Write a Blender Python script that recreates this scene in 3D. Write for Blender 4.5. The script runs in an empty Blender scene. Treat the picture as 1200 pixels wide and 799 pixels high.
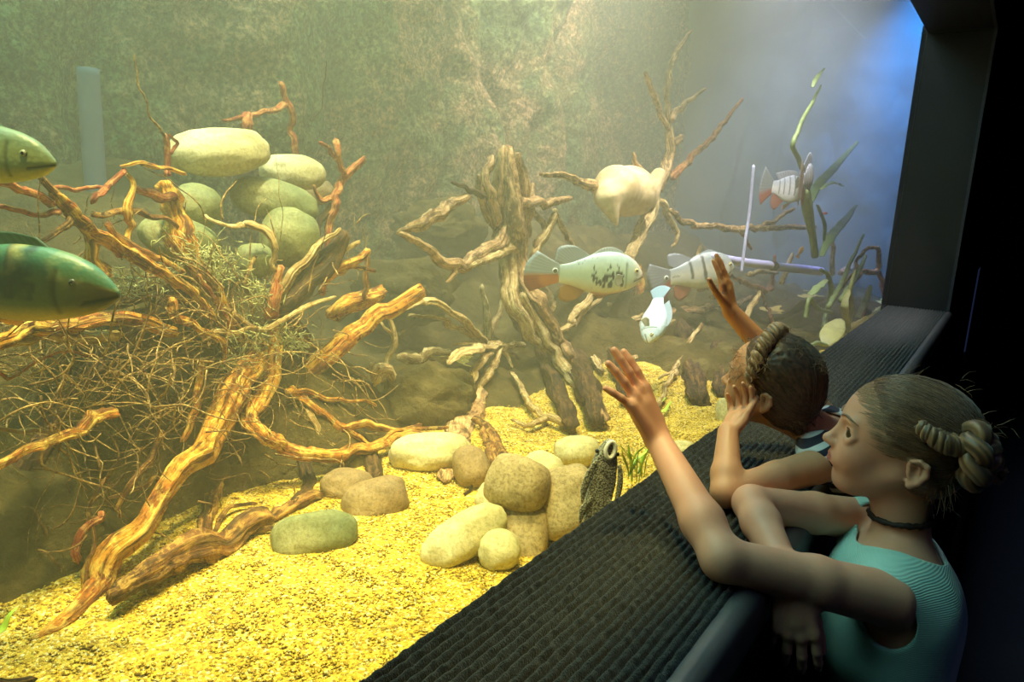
import bpy, math, random
import numpy as np
from mathutils import Vector, Matrix, noise

random.seed(11)
RNG = np.random.default_rng(11)
SC = bpy.context.scene
COL = SC.collection
PI = math.pi

# ------------------------------------------------------------------ camera
# world: x = out of the tank into the gallery (0 = glass), y = along the window, z = up (0 = ledge top)
CAM = np.array([0.455, 0.0, 0.47])
RIGHT = np.array([0.8097, 0.5854, 0.0354])
UP = np.array([-0.1526, 0.1522, 0.9765])
BACK = np.array([0.5662, -0.7961, 0.2125])
FPX = 816.0


def ray(px, py):
    return RIGHT * (px - 600.0) + UP * (399.5 - py) - BACK * FPX


def at(px, py, x=None, z=None, d=None, y=None):
    r = ray(px, py)
    if x is not None:
        t = (x - CAM[0]) / r[0]
    elif z is not None:
        t = (z - CAM[2]) / r[2]
    elif y is not None:
        t = (y - CAM[1]) / r[1]
    else:
        t = d / FPX
    return CAM + r * t


def depth_of(p):
    return -float(np.dot(np.asarray(p) - CAM, BACK))


def proj(p):
    v = np.asarray(p, float) - CAM
    d = -np.dot(v, BACK)
    return (600 + FPX * np.dot(v, RIGHT) / d, 399.5 - FPX * np.dot(v, UP) / d, d)


def setup_camera():
    c = bpy.data.cameras.new('camera')
    c.sensor_width = 36.0
    c.lens = FPX / 1200 * 36.0
    c.clip_start = 0.02
    c.clip_end = 60
    o = bpy.data.objects.new('camera', c)
    COL.objects.link(o)
    r, u, b = Vector(RIGHT), Vector(UP), Vector(BACK)
    b.normalize()
    r = (r - b * r.dot(b)).normalized()
    u = b.cross(r)
    m = Matrix(((r.x, u.x, b.x, CAM[0]), (r.y, u.y, b.y, CAM[1]), (r.z, u.z, b.z, CAM[2]), (0, 0, 0, 1)))
    o.matrix_world = m
    SC.camera = o


# ------------------------------------------------------------------ objects
def mesh_from(name, V, F, mat=None, smooth=True, cols=None, colname='Col'):
    V = np.asarray(V, dtype=np.float32).reshape(-1, 3)
    me = bpy.data.meshes.new(name)
    if isinstance(F, np.ndarray) and F.ndim == 2:
        n, k = F.shape
        me.vertices.add(len(V))
        me.vertices.foreach_set('co', V.ravel())
        me.loops.add(n * k)
        me.loops.foreach_set('vertex_index', F.astype(np.int32).ravel())
        me.polygons.add(n)
        me.polygons.foreach_set('loop_start', np.arange(0, n * k, k, dtype=np.int32))
        try:
            me.polygons.foreach_set('loop_total', np.full(n, k, dtype=np.int32))
        except Exception:
            pass
        me.update(calc_edges=True)
        me.validate()
    else:
        me.from_pydata([tuple(map(float, v)) for v in V], [], [tuple(int(i) for i in f) for f in F])
        me.update()
    if cols is not None and len(me.vertices) == len(cols):
        a = me.color_attributes.new(colname, 'FLOAT_COLOR', 'POINT')
        c = np.ones((len(cols), 4), dtype=np.float32)
        c[:, :cols.shape[1]] = cols
        a.data.foreach_set('color', c.ravel())
    me.polygons.foreach_set('use_smooth', np.full(len(me.polygons), bool(smooth)))
    if mat is not None:
        me.materials.append(mat)
    return me


def root(name, label, cat, loc=(0, 0, 0), group=None):
    o = bpy.data.objects.new(name, None)
    o.empty_display_size = 0.02
    COL.objects.link(o)
    o.location = tuple(map(float, loc))
    tag(o, label, cat, group)
    return o


def tag(o, label=None, cat=None, group=None, kind=None):
    if label: o['label'] = label
    if cat: o['category'] = cat
    if group: o['group'] = group
    if kind: o['kind'] = kind
    return o


def world_loc(o):
    v = Vector((0, 0, 0))
    while o is not None:
        v += o.location
        o = o.parent
    return v


def obj(name, V, F, mat, parent=None, smooth=True, cols=None, loc=None, kind=None, label=None):
    """mesh object from world-space vertices; its origin is its parent's origin (or loc)"""
    V = np.asarray(V, dtype=np.float64).reshape(-1, 3)
    if parent is not None:
        off = np.array(world_loc(parent))
    elif loc is not None:
        off = np.asarray(loc, float)
    else:
        off = np.zeros(3)
    me = mesh_from(name, V - off, F, mat, smooth, cols)
    o = bpy.data.objects.new(name, me)
    COL.objects.link(o)
    if parent is not None:
        o.parent = parent
    else:
        o.location = tuple(off)
    if kind: o['kind'] = kind
    if label: o['label'] = label
    return o


class MB:
    """collects pieces of one mesh"""
    def __init__(s):
        s.V, s.F, s.n, s.C = [], [], 0, []

    def add(s, V, F, col=None):
        V = np.asarray(V, float).reshape(-1, 3)
        s.V.append(V)
        s.F.extend([tuple(int(i) + s.n for i in f) for f in F])
        if col is not None:
            c = np.asarray(col, float)
            s.C.append(np.tile(c, (len(V), 1)) if c.ndim == 1 else c)
        s.n += len(V)

    def box(s, a, b, col=None):
        (x0, y0, z0), (x1, y1, z1) = a, b
        V = [(x0, y0, z0), (x1, y0, z0), (x1, y1, z0), (x0, y1, z0), (x0, y0, z1), (x1, y0, z1), (x1, y1, z1), (x0, y1, z1)]
        s.add(V, [(0, 3, 2, 1), (4, 5, 6, 7), (0, 1, 5, 4), (1, 2, 6, 5), (2, 3, 7, 6), (3, 0, 4, 7)], col)

    def obj(s, name, mat, parent=None, smooth=True, **k):
        V = np.concatenate(s.V)
        cols = np.concatenate(s.C) if s.C and sum(len(c) for c in s.C) == len(V) else None
        return obj(name, V, s.F, mat, parent, smooth, cols, **k)


# ------------------------------------------------------------------ numpy noise
def _hash(ix, iy, iz, seed):
    n = (ix * 73856093) ^ (iy * 19349663) ^ (iz * 83492791) ^ (seed * 2654435761)
    n = (n ^ (n >> 13)) & 0x7fffffff
    n = (n * (n * n * 15731 + 789221) + 1376312589) & 0x7fffffff
    return n / 1073741824.0 - 1.0


def vnoise(P, seed=0):
    P = np.asarray(P, float)
    i = np.floor(P).astype(np.int64)
    f = P - i
    u = f * f * (3 - 2 * f)
    out = 0
    for dx in (0, 1):
        for dy in (0, 1):
            for dz in (0, 1):
                w = (u[:, 0] if dx else 1 - u[:, 0]) * (u[:, 1] if dy else 1 - u[:, 1]) * (u[:, 2] if dz else 1 - u[:, 2])
                out = out + w * _hash(i[:, 0] + dx, i[:, 1] + dy, i[:, 2] + dz, seed)
    return out


def fbm(P, oct=4, seed=0, gain=0.5):
    P = np.asarray(P, float)
    a, s, t = 1.0, 1.0, 0
    for k in range(oct):
        t = t + a * vnoise(P * s + 17.3 * k, seed + k)
        a *= gain
        s *= 2.03
    return t


# ------------------------------------------------------------------ signed-distance modelling (bodies, stones, hair)
class Field:
    def __init__(s, lo, hi, h):
        s.h = h
        s.lo = np.asarray(lo, float)
        s.n = np.ceil((np.asarray(hi, float) - s.lo) / h).astype(int) + 1
        s.D = np.full(tuple(s.n), 0.05, dtype=np.float32)

    def _win(s, lo, hi, m):
        a = np.clip(np.floor((np.asarray(lo) - m - s.lo) / s.h).astype(int), 0, s.n)
        b = np.clip(np.ceil((np.asarray(hi) + m - s.lo) / s.h).astype(int) + 1, 0, s.n)
        if np.any(b <= a):
            return None, None
        ax = [s.lo[i] + s.h * np.arange(a[i], b[i]) for i in range(3)]
        X, Y, Z = np.meshgrid(*ax, indexing='ij')
        return (slice(a[0], b[0]), slice(a[1], b[1]), slice(a[2], b[2])), (X, Y, Z)

    def _mix(s, sl, d, k, op):
        D = s.D[sl]
        if op == 'u':
            if k > 0:
                h = np.clip(0.5 + 0.5 * (D - d) / k, 0, 1)
                R = D * (1 - h) + d * h - k * h * (1 - h)
            else:
                R = np.minimum(D, d)
        elif op == 's':
            if k > 0:
                h = np.clip(0.5 - 0.5 * (D + d) / k, 0, 1)
                R = D * (1 - h) - d * h + k * h * (1 - h)
            else:
                R = np.maximum(D, -d)
        else:
            R = np.maximum(D, d)
        s.D[sl] = R.astype(np.float32)

    def cone(s, a, b, ra, rb, k=0.006, op='u'):
        a, b = np.asarray(a, float), np.asarray(b, float)
        r = max(ra, rb)
        sl, G = s._win(np.minimum(a, b) - r, np.maximum(a, b) + r, k + 3 * s.h)
        if sl is None: return
        ab = b - a
        L2 = float(ab @ ab) + 1e-12
        P = [G[i] - a[i] for i in range(3)]
        t = np.clip((P[0] * ab[0] + P[1] * ab[1] + P[2] * ab[2]) / L2, 0, 1)
        d = np.sqrt((P[0] - t * ab[0]) ** 2 + (P[1] - t * ab[1]) ** 2 + (P[2] - t * ab[2]) ** 2) - (ra + (rb - ra) * t)
        s._mix(sl, d, k, op)

    def ell(s, c, r, R=None, k=0.006, op='u'):
        """R: 3x3 whose ROWS are the ellipsoid's axes in world space"""
        c, r = np.asarray(c, float), np.asarray(r, float)
        R = np.eye(3) if R is None else np.asarray(R, float)
        ext = np.sqrt(((R * r[:, None]) ** 2).sum(0))
        sl, G = s._win(c - ext, c + ext, k + 3 * s.h)
        if sl is None: return
        P = [G[i] - c[i] for i in range(3)]
        q = [R[j, 0] * P[0] + R[j, 1] * P[1] + R[j, 2] * P[2] for j in range(3)]
        k0 = np.sqrt(sum((q[j] / r[j]) ** 2 for j in range(3)))
        k1 = np.sqrt(sum((q[j] / r[j] ** 2) ** 2 for j in range(3))) + 1e-9
        d = k0 * (k0 - 1) / k1
        d = np.where(k0 < 1e-6, -min(r), d)
        s._mix(sl, d, k, op)

    def path(s, pts, radii, k=0.006, op='u'):
        for i in range(len(pts) - 1):
            s.cone(pts[i], pts[i + 1], radii[i], radii[i + 1], k, op)

    def half(s, p, n, op='i'):
        """keep the side of the plane through p that n points away from"""
        ax = [s.lo[i] + s.h * np.arange(s.n[i]) for i in range(3)]
        n = np.asarray(n, float) / np.linalg.norm(n)
        d = (ax[0][:, None, None] - p[0]) * n[0] + (ax[1][None, :, None] - p[1]) * n[1] + (ax[2][None, None, :] - p[2]) * n[2]
        s.D = np.maximum(s.D, d.astype(np.float32))

    def mesh(s, smooth=1):
        F = s.D
        h = s.h
        S = F < 0
        nx, ny, nz = F.shape
        C = np.zeros((nx - 1, ny - 1, nz - 1), dtype=np.int8)
        for dx in (0, 1):
            for dy in (0, 1):
                for dz in (0, 1):
                    C += S[dx:nx - 1 + dx, dy:ny - 1 + dy, dz:nz - 1 + dz]
        act = (C > 0) & (C < 8)
        I = np.argwhere(act)
        idx = np.full(act.shape, -1, dtype=np.int64)
        idx[act] = np.arange(len(I))
        acc = np.zeros((len(I), 3))
        cnt = np.zeros(len(I))
        corners = [(a, b, c) for a in (0, 1) for b in (0, 1) for c in (0, 1)]
        val = {c: F[I[:, 0] + c[0], I[:, 1] + c[1], I[:, 2] + c[2]].astype(float) for c in corners}
        for c in corners:
            for ax in range(3):
                if c[ax] == 0:
                    e = list(c); e[ax] = 1; e = tuple(e)
                    a, b = val[c], val[e]
                    m = (a < 0) != (b < 0)
                    t = np.where(m, a / np.where(m, a - b, 1), 0)
                    for j in range(3):
                        acc[:, j] += np.where(m, c[j] + (t if j == ax else 0), 0)
                    cnt += m
        V = s.lo + (I + acc / cnt[:, None]) * h
        Q = []
        for ax in range(3):
            o1, o2 = [(1, 2), (2, 0), (0, 1)][ax]
            A = np.take(S, range(0, S.shape[ax] - 1), ax)
            B = np.take(S, range(1, S.shape[ax]), ax)
            E = np.argwhere(A != B)
            E = E[(E[:, o1] > 0) & (E[:, o2] > 0) & (E[:, o1] < S.shape[o1] - 1) & (E[:, o2] < S.shape[o2] - 1)]
            inside = A[E[:, 0], E[:, 1], E[:, 2]]
            def cell(d1, d2):
                T = E.copy(); T[:, o1] -= d1; T[:, o2] -= d2
                return idx[T[:, 0], T[:, 1], T[:, 2]]
            q = np.stack([cell(1, 1), cell(0, 1), cell(0, 0), cell(1, 0)], 1)
            q[~inside] = q[~inside][:, ::-1]
            Q.append(q)
        Q = np.concatenate(Q)
        Q = Q[(Q >= 0).all(1)]
        for _ in range(smooth):
            n = len(V)
            e = np.concatenate([Q[:, [0, 1]], Q[:, [1, 2]], Q[:, [2, 3]], Q[:, [3, 0]]])
            s0 = np.stack([np.bincount(e[:, 0], V[e[:, 1], j], n) + np.bincount(e[:, 1], V[e[:, 0], j], n) for j in range(3)], 1)
            c0 = np.bincount(e[:, 0], minlength=n) + np.bincount(e[:, 1], minlength=n)
            V = V * 0.4 + 0.6 * s0 / np.maximum(c0, 1)[:, None]
        return V, Q


# ------------------------------------------------------------------ tubes
def catmull(P, n):
    P = np.asarray(P, float)
    if len(P) == 2:
        t = np.linspace(0, 1, n)[:, None]
        return P[0] * (1 - t) + P[1] * t
    Q = np.vstack([2 * P[0] - P[1], P, 2 * P[-1] - P[-2]])
    m = len(P) - 1
    out = []
    for s in np.linspace(0, m, n):
        i = min(int(s), m - 1)
        t = s - i
        a, b, c, d = Q[i], Q[i + 1], Q[i + 2], Q[i + 3]
        out.append(0.5 * ((2 * b) + (-a + c) * t + (2 * a - 5 * b + 4 * c - d) * t * t + (-a + 3 * b - 3 * c + d) * t ** 3))
    return np.array(out)


def frames(C):
    T = np.gradient(C, axis=0)
    T /= np.linalg.norm(T, axis=1)[:, None] + 1e-12
    ref = np.array([0.13, 0.21, 1.0])
    if abs(T[0] @ ref) > 0.95: ref = np.array([1.0, 0.1, 0.05])
    N = []
    n = ref - T[0] * (ref @ T[0])
    n /= np.linalg.norm(n)
    for t in T:
        n = n - t * (n @ t)
        n /= np.linalg.norm(n) + 1e-12
        N.append(n.copy())
    N = np.array(N)
    return T, N, np.cross(T, N)


def tube(P, R, seg=10, n=None, ridge=0.0, rough=0.0, flat=1.0, wob=0.0, seed=0, cap='round', twist=0.0, flatdir=None, attr=False):
    """swept tube through P with radii R; ridge = lengthwise grooves, rough = lumps, wob = sideways waviness"""
    P = np.asarray(P, float)
    L = np.linalg.norm(np.diff(P, axis=0), axis=1).sum()
    R = np.asarray(R, float)
    if n is None:
        n = int(np.clip(L / max(R.mean() * 0.9, 0.004), 4, 70))
    C = catmull(P, n)
    s = np.linspace(0, 1, n)
    R = np.interp(s, np.linspace(0, 1, len(R)), R)
    if wob:
        env = np.sin(np.clip(s * 1.0, 0, 1) * PI)[:, None] ** 0.5
        q = np.stack([s * L / 0.06, s * 0, s * 0], 1)
        W = np.stack([fbm(q + 5.1 * j + seed * 3.7, 3, seed + j) for j in range(3)], 1)
        C = C + W * env * wob
    T, N, B = frames(C)
    if flatdir is not None:
        N = np.asarray(flatdir, float)[None, :] - T * (T @ np.asarray(flatdir, float))[:, None]
        N /= np.linalg.norm(N, axis=1)[:, None] + 1e-9
        B = np.cross(T, N)
    a = np.linspace(0, 2 * PI, seg, endpoint=False)
    V = np.zeros((n, seg, 3))
    for i in range(n):
        aa = a + twist * s[i]
        r = np.full(seg, R[i])
        if ridge:
            q = np.stack([np.cos(a) * 3.0 + seed, np.sin(a) * 3.0, np.full(seg, s[i] * L / 0.22)], 1)
            g = fbm(q, 3, seed)
            r = r * (1 + ridge * (np.sign(g) * np.abs(g) ** 0.7 - 0.15))
        if rough:
            q = np.stack([np.cos(a) * R[i], np.sin(a) * R[i], np.full(seg, s[i] * L)], 1) / max(R.mean() * 1.2, 1e-4)
            r = r * (1 + rough * fbm(q + seed, 2, seed + 9))
        V[i] = C[i] + (np.cos(aa) * r * flat)[:, None] * N[i] + (np.sin(aa) * r)[:, None] * B[i]
    F = []
    for i in range(n - 1):
        for j in range(seg):
            k = (j + 1) % seg
            F.append((i * seg + j, i * seg + k, (i + 1) * seg + k, (i + 1) * seg + j))
    V = V.reshape(-1, 3)
    m = len(V)
    e0, e1 = C[0] - T[0] * R[0] * 0.5, C[-1] + T[-1] * R[-1] * (1.4 if cap == 'round' else 0.1)
    V = np.vstack([V, e0, e1])
    for j in range(seg):
        k = (j + 1) % seg
        F.append((m, k, j))
        F.append((m + 1, (n - 1) * seg + j, (n - 1) * seg + k))
    if attr:
        # (length along the grain, cos, sin): lets the wood grain follow the limb
        A = np.zeros((n, seg, 3))
        A[..., 0] = (s * L)[:, None] * 5 + seed * 1.7
        A[..., 1] = np.cos(a)[None] * (0.5 + 25 * R[:, None])
        A[..., 2] = np.sin(a)[None] * (0.5 + 25 * R[:, None])
        A = np.vstack([A.reshape(-1, 3), A[0, 0], A[-1, 0]])
        return V, F, A
    return V, F


# ------------------------------------------------------------------ materials
def nt(name):
    m = bpy.data.materials.new(name)
    m.use_nodes = True
    t = m.node_tree
    t.nodes.clear()
    out = t.nodes.new('ShaderNodeOutputMaterial')
    return m, t, out


def N_(t, typ, **k):
    n = t.nodes.new(typ)
    for a, b in k.items():
        if a.startswith('i_'):
            n.inputs[a[2:].replace('_', ' ')].default_value = b
        else:
            setattr(n, a, b)
    return n


def c4(c): return (c[0], c[1], c[2], 1.0)


def srgb(r, g, b):
    return tuple(((v / 255) / 12.92 if v / 255 <= 0.04045 else ((v / 255 + 0.055) / 1.055) ** 2.4) for v in (r, g, b))


def ramp(t, fac, stops, interp='LINEAR'):
    r = t.nodes.new('ShaderNodeValToRGB')
    r.color_ramp.interpolation = interp
    e = r.color_ramp.elements
    while len(e) < len(stops): e.new(0.5)
    for i, (p, c) in enumerate(stops):
        e[i].position = p
        e[i].color = c4(c)
    t.links.new(fac, r.inputs[0])
    return r.outputs[0]


def coords(t, scale=(1, 1, 1), space='Object'):
    tc = t.nodes.new('ShaderNodeTexCoord')
    mp = t.nodes.new('ShaderNodeMapping')
    mp.inputs['Scale'].default_value = scale
    t.links.new(tc.outputs[space], mp.inputs[0])
    return mp.outputs[0]


def noise_n(t, vec, scale, detail=4, rough=0.55, dist=0.0):
    n = t.nodes.new('ShaderNodeTexNoise')
    n.inputs['Scale'].default_value = scale
    n.inputs['Detail'].default_value = detail
    n.inputs['Roughness'].default_value = rough
    n.inputs['Distortion'].default_value = dist
    t.links.new(vec, n.inputs['Vector'])
    return n.outputs[0]


def mixc(t, fac, a, b, mode='MIX'):
    m = t.nodes.new('ShaderNodeMix')
    m.data_type = 'RGBA'
    m.blend_type = mode
    for s, v in ((0, fac), (6, a), (7, b)):
        if isinstance(v, (tuple, list)): m.inputs[s].default_value = c4(v)
        elif isinstance(v, (int, float)): m.inputs[s].default_value = v
        else: t.links.new(v, m.inputs[s])
    return m.outputs[2]


def bump(t, h, strength=0.3, dist=0.01, prev=None):
    b = t.nodes.new('ShaderNodeBump')
    b.inputs['Strength'].default_value = strength
    b.inputs['Distance'].default_value = dist
    t.links.new(h, b.inputs['Height'])
    if prev is not None: t.links.new(prev, b.inputs['Normal'])
    return b.outputs[0]


def principled(t, out, base, rough=0.6, nrm=None, **k):
    p = t.nodes.new('ShaderNodeBsdfPrincipled')
    if isinstance(base, (tuple, list)): p.inputs['Base Color'].default_value = c4(base)
    else: t.links.new(base, p.inputs['Base Color'])
    if isinstance(rough, (int, float)): p.inputs['Roughness'].default_value = rough
    else: t.links.new(rough, p.inputs['Roughness'])
    if nrm is not None: t.links.new(nrm, p.inputs['Normal'])
    for a, b in k.items():
        a = a.replace('_', ' ')
        if hasattr(b, 'is_linked'): t.links.new(b, p.inputs[a])
        else: p.inputs[a].default_value = b
    t.links.new(p.outputs[0], out.inputs['Surface'])
    return p


def simple(name, col, rough=0.6, nscale=40, var=0.15, bmp=0.2, bd=0.002, **k):
    m, t, out = nt(name)
    v = coords(t)
    n = noise_n(t, v, nscale)
    a = tuple(x * (1 - var) for x in col)
    b = tuple(min(1, x * (1 + var)) for x in col)
    c = ramp(t, n, [(0.3, a), (0.7, b)])
    principled(t, out, c, rough, bump(t, n, bmp, bd), **k)
    return m


def vcol(t, name='Col'):
    a = t.nodes.new('ShaderNodeVertexColor')
    a.layer_name = name
    return a.outputs[0]
# ================================================================== setting
setup_camera()
FLOOR_Z = -0.75
W_END = 3.70       # far jamb of the window
W_TOP = 1.20
LEDGE = 0.24
TX = -1.95         # back of the tank
TY0, TY1 = -2.3, 5.7
GZ = -0.22         # gravel level


def mat_dark(name, col, rough=0.7):
    return simple(name, col, rough, 60, 0.25, 0.3, 0.002)


M_room = mat_dark('room_paint', (0.012, 0.013, 0.028), 0.75)
M_black = mat_dark('black_paint', (0.006, 0.006, 0.008), 0.6)
M_floor = mat_dark('gallery_floor', (0.012, 0.013, 0.03), 0.6)


def struct(name, boxes, mat):
    m = MB()
    for a, b in boxes: m.box(a, b)
    o = m.obj(name, mat, smooth=False)
    o['kind'] = 'structure'
    return o


RX = 2.6
struct('floor', [((0.2, -2.5, FLOOR_Z - 0.1), (RX, 7.0, FLOOR_Z))], M_floor)
struct('ceiling', [((0.0, -2.5, 1.95), (RX, 7.0, 2.05))], M_room)
struct('wall_right', [((RX, -2.5, FLOOR_Z), (RX + 0.1, 7.0, 1.95))], M_room)
struct('wall_far', [((LEDGE, 6.9, FLOOR_Z), (RX, 7.0, 1.95))], M_room)
struct('wall_near', [((LEDGE, -2.5, FLOOR_Z), (RX, -2.4, 1.95))], M_room)
# the wall that holds the window: parapet, lintel, jambs
struct('wall_window', [((0.0, -2.4, FLOOR_Z), (LEDGE - 0.012, 6.9, -0.012)),
                       ((0.0, -2.4, W_TOP), (LEDGE, 6.9, 1.95)),
                       ((0.0, W_END, -0.012), (LEDGE, 6.9, W_TOP)),
                       ((0.0, -2.4, -0.012), (LEDGE, -1.3, W_TOP))], M_black)
# window frame edges that catch a little light
M_frame = mat_dark('frame_edge', (0.03, 0.032, 0.05), 0.4)
m = MB()
m.box((LEDGE, W_END, -0.012), (LEDGE + 0.012, W_END + 0.05, W_TOP))
m.box((LEDGE, -1.3, W_TOP), (LEDGE + 0.012, W_END + 0.05, W_TOP + 0.05))
o = m.obj('trim_1', M_frame, smooth=False); o['kind'] = 'structure'

# rounded grey nosing along the outer edge of the ledge
M_nose = simple('nosing_paint', (0.10, 0.09, 0.095), 0.5, 30, 0.15, 0.2, 0.001)
pts = []
r = 0.020
prof = [(LEDGE - 0.02, -0.014)]
for k in range(9):
    a = PI / 2 - k * PI / 2 / 8
    prof.append((LEDGE + 0.008 + r * math.cos(a), -0.002 - r + r * math.sin(a)))
prof += [(LEDGE + 0.028, -0.060), (LEDGE + 0.016, -0.070), (LEDGE - 0.02, -0.070)]
ys = np.linspace(-2.38, W_END, 30)
V = [(x, y, z) for y in ys for (x, z) in prof]
k = len(prof)
F = [(i * k + j, i * k + (j + 1) % k, (i + 1) * k + (j + 1) % k, (i + 1) * k + j) for i in range(len(ys) - 1) for j in range(k)]
o = obj('trim_2', V, F, M_nose); o['kind'] = 'structure'

# ---- ribbed carpet on the ledge: real ribs that run along the window, with tufted lumps
M_carpet, t, out = nt('ribbed_carpet')
v = coords(t, (1, 1, 1))
n1 = noise_n(t, v, 420, 3, 0.7)
n2 = noise_n(t, v, 90, 3, 0.6)
c = ramp(t, n1, [(0.32, (0.003, 0.004, 0.0045)), (0.58, (0.007, 0.009, 0.010)), (0.78, (0.045, 0.052, 0.054))])
c = mixc(t, 0.45, c, ramp(t, n2, [(0.3, (0.004, 0.005, 0.005)), (0.7, (0.011, 0.014, 0.015))]))
principled(t, out, c, 0.95, bump(t, n1, 0.9, 0.003), Specular_IOR_Level=0.15, Sheen_Weight=0.25, Sheen_Roughness=0.5)
NR = 21
px_ = []
for i in range(NR):
    for f, z in ((0.0, -0.0075), (0.14, -0.0055), (0.28, -0.0015), (0.5, 0.0), (0.72, -0.0015), (0.86, -0.0055)):
        px_.append(((i + f) * (LEDGE - 0.002) / NR, z, f))
px_.append((LEDGE - 0.002, -0.0075, 0))
XS = np.array([p[0] for p in px_]); ZS = np.array([p[1] for p in px_])
YS = np.concatenate([np.arange(-1.28, 1.6, 0.0030), np.arange(1.6, W_END, 0.006), [W_END]])
X, Y = np.meshgrid(XS, YS)
Z = np.tile(ZS, (len(YS), 1))
P = np.stack([X.ravel(), Y.ravel(), np.zeros(X.size)], 1)
rib = np.floor(P[:, 0] / ((LEDGE - 0.002) / NR))
q = np.stack([rib * 7.3, P[:, 1] / 0.009, rib * 0], 1)
lump = vnoise(q, 3) * 0.5 + vnoise(q * [1, 2.3, 1], 4) * 0.4
hi = np.clip((Z.ravel() + 0.0075) / 0.0075, 0, 1)
Zf = Z.ravel() + lump * 0.0026 * hi - 0.0005
Xf = X.ravel() + vnoise(np.stack([rib * 3.1, P[:, 1] / 0.011, rib * 0 + 5], 1), 7) * 0.0012 * (0.3 + hi)
Xf = np.clip(Xf, 0.0, LEDGE)
nx, ny = len(XS), len(YS)
I = np.arange(ny * nx).reshape(ny, nx)
Fq = np.stack([I[:-1, :-1].ravel(), I[:-1, 1:].ravel(), I[1:, 1:].ravel(), I[1:, :-1].ravel()], 1)
o = obj('ribbed_carpet', np.stack([Xf, P[:, 1], Zf], 1), Fq, M_carpet)
tag(o, 'black ribbed carpet covering the window ledge under the girls\' elbows', 'carpet')

# ---- glass pane
M_glass, t, out = nt('aquarium_glass')
tr = N_(t, 'ShaderNodeBsdfTransparent')
tr.inputs[0].default_value = (0.985, 0.995, 0.99, 1)
gl = N_(t, 'ShaderNodeBsdfGlossy')
gl.inputs['Roughness'].default_value = 0.0
fr = N_(t, 'ShaderNodeFresnel')
fr.inputs[0].default_value = 1.16
ge = N_(t, 'ShaderNodeNewGeometry')
mm = N_(t, 'ShaderNodeMath', operation='SUBTRACT'); mm.inputs[0].default_value = 1.0
t.links.new(ge.outputs['Backfacing'], mm.inputs[1])
mf = N_(t, 'ShaderNodeMath', operation='MULTIPLY')
t.links.new(fr.outputs[0], mf.inputs[0]); t.links.new(mm.outputs[0], mf.inputs[1])
mx = N_(t, 'ShaderNodeMixShader')
t.links.new(mf.outputs[0], mx.inputs[0]); t.links.new(tr.outputs[0], mx.inputs[1]); t.links.new(gl.outputs[0], mx.inputs[2])
t.links.new(mx.outputs[0], out.inputs['Surface'])
struct('window_1', [((-0.022, -1.35, -0.5), (-0.004, W_END + 0.03, W_TOP + 0.04))], M_glass)

# ---- tank walls: artificial rock, a height field with fissures
M_rock, t, out = nt('tank_rock')
v = coords(t)
na = noise_n(t, v, 2.2, 5, 0.6)
nb = noise_n(t, v, 26, 6, 0.75)
nc = noise_n(t, v, 7, 4, 0.6)
c = ramp(t, na, [(0.30, srgb(90, 128, 84)), (0.46, srgb(150, 160, 106)), (0.56, srgb(206, 168, 124)), (0.72, srgb(236, 196, 156))])
c = mixc(t, 0.8, c, ramp(t, nb, [(0.40, (0.05, 0.06, 0.03)), (0.5, (0.45, 0.46, 0.36)), (0.60, (1, 1, 0.9))]), 'MULTIPLY')
c = mixc(t, ramp(t, nc, [(0.5, (0, 0, 0)), (0.68, (0.5, 0.5, 0.5))]), c, srgb(84, 116, 76))
nd = noise_n(t, v, 60, 4, 0.7)
c = mixc(t, 0.8, c, ramp(t, nd, [(0.42, (0.15, 0.16, 0.10)), (0.58, (1, 1, 1))]), 'MULTIPLY')
b = bump(t, nd, 0.8, 0.02, bump(t, nb, 1.0, 0.06))
principled(t, out, c, 0.95, b, Specular_IOR_Level=0.1)


def rockwall(name, org, du, dv, nu, nv, nrm, amp, seed, mat=None):
    org, du, dv, nrm = map(lambda a: np.asarray(a, float), (org, du, dv, nrm))
    U, Vv = np.meshgrid(np.linspace(0, 1, nu), np.linspace(0, 1, nv))
    P = org + U.ravel()[:, None] * du + Vv.ravel()[:, None] * dv
    q = P * np.array([1.3, 1.3, 0.55])
    h = fbm(q, 3, seed) * 0.6
    rid = 1 - np.abs(fbm(P * np.array([1.7, 1.7, 0.45]) + 9, 3, seed + 5))
    h += np.clip(rid, 0, 1) ** 6 * -0.7
    h += fbm(P * 6, 4, seed + 8, 0.55) * 0.16
    h += fbm(P * 28, 2, seed + 3) * 0.03
    P = P + nrm * (h * amp)[:, None]
    I = np.arange(nu * nv).reshape(nv, nu)
    F = np.stack([I[:-1, :-1].ravel(), I[:-1, 1:].ravel(), I[1:, 1:].ravel(), I[1:, :-1].ravel()], 1)
    o = obj(name, P, F, mat or M_rock)
    o['kind'] = 'structure'
    return o


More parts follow.
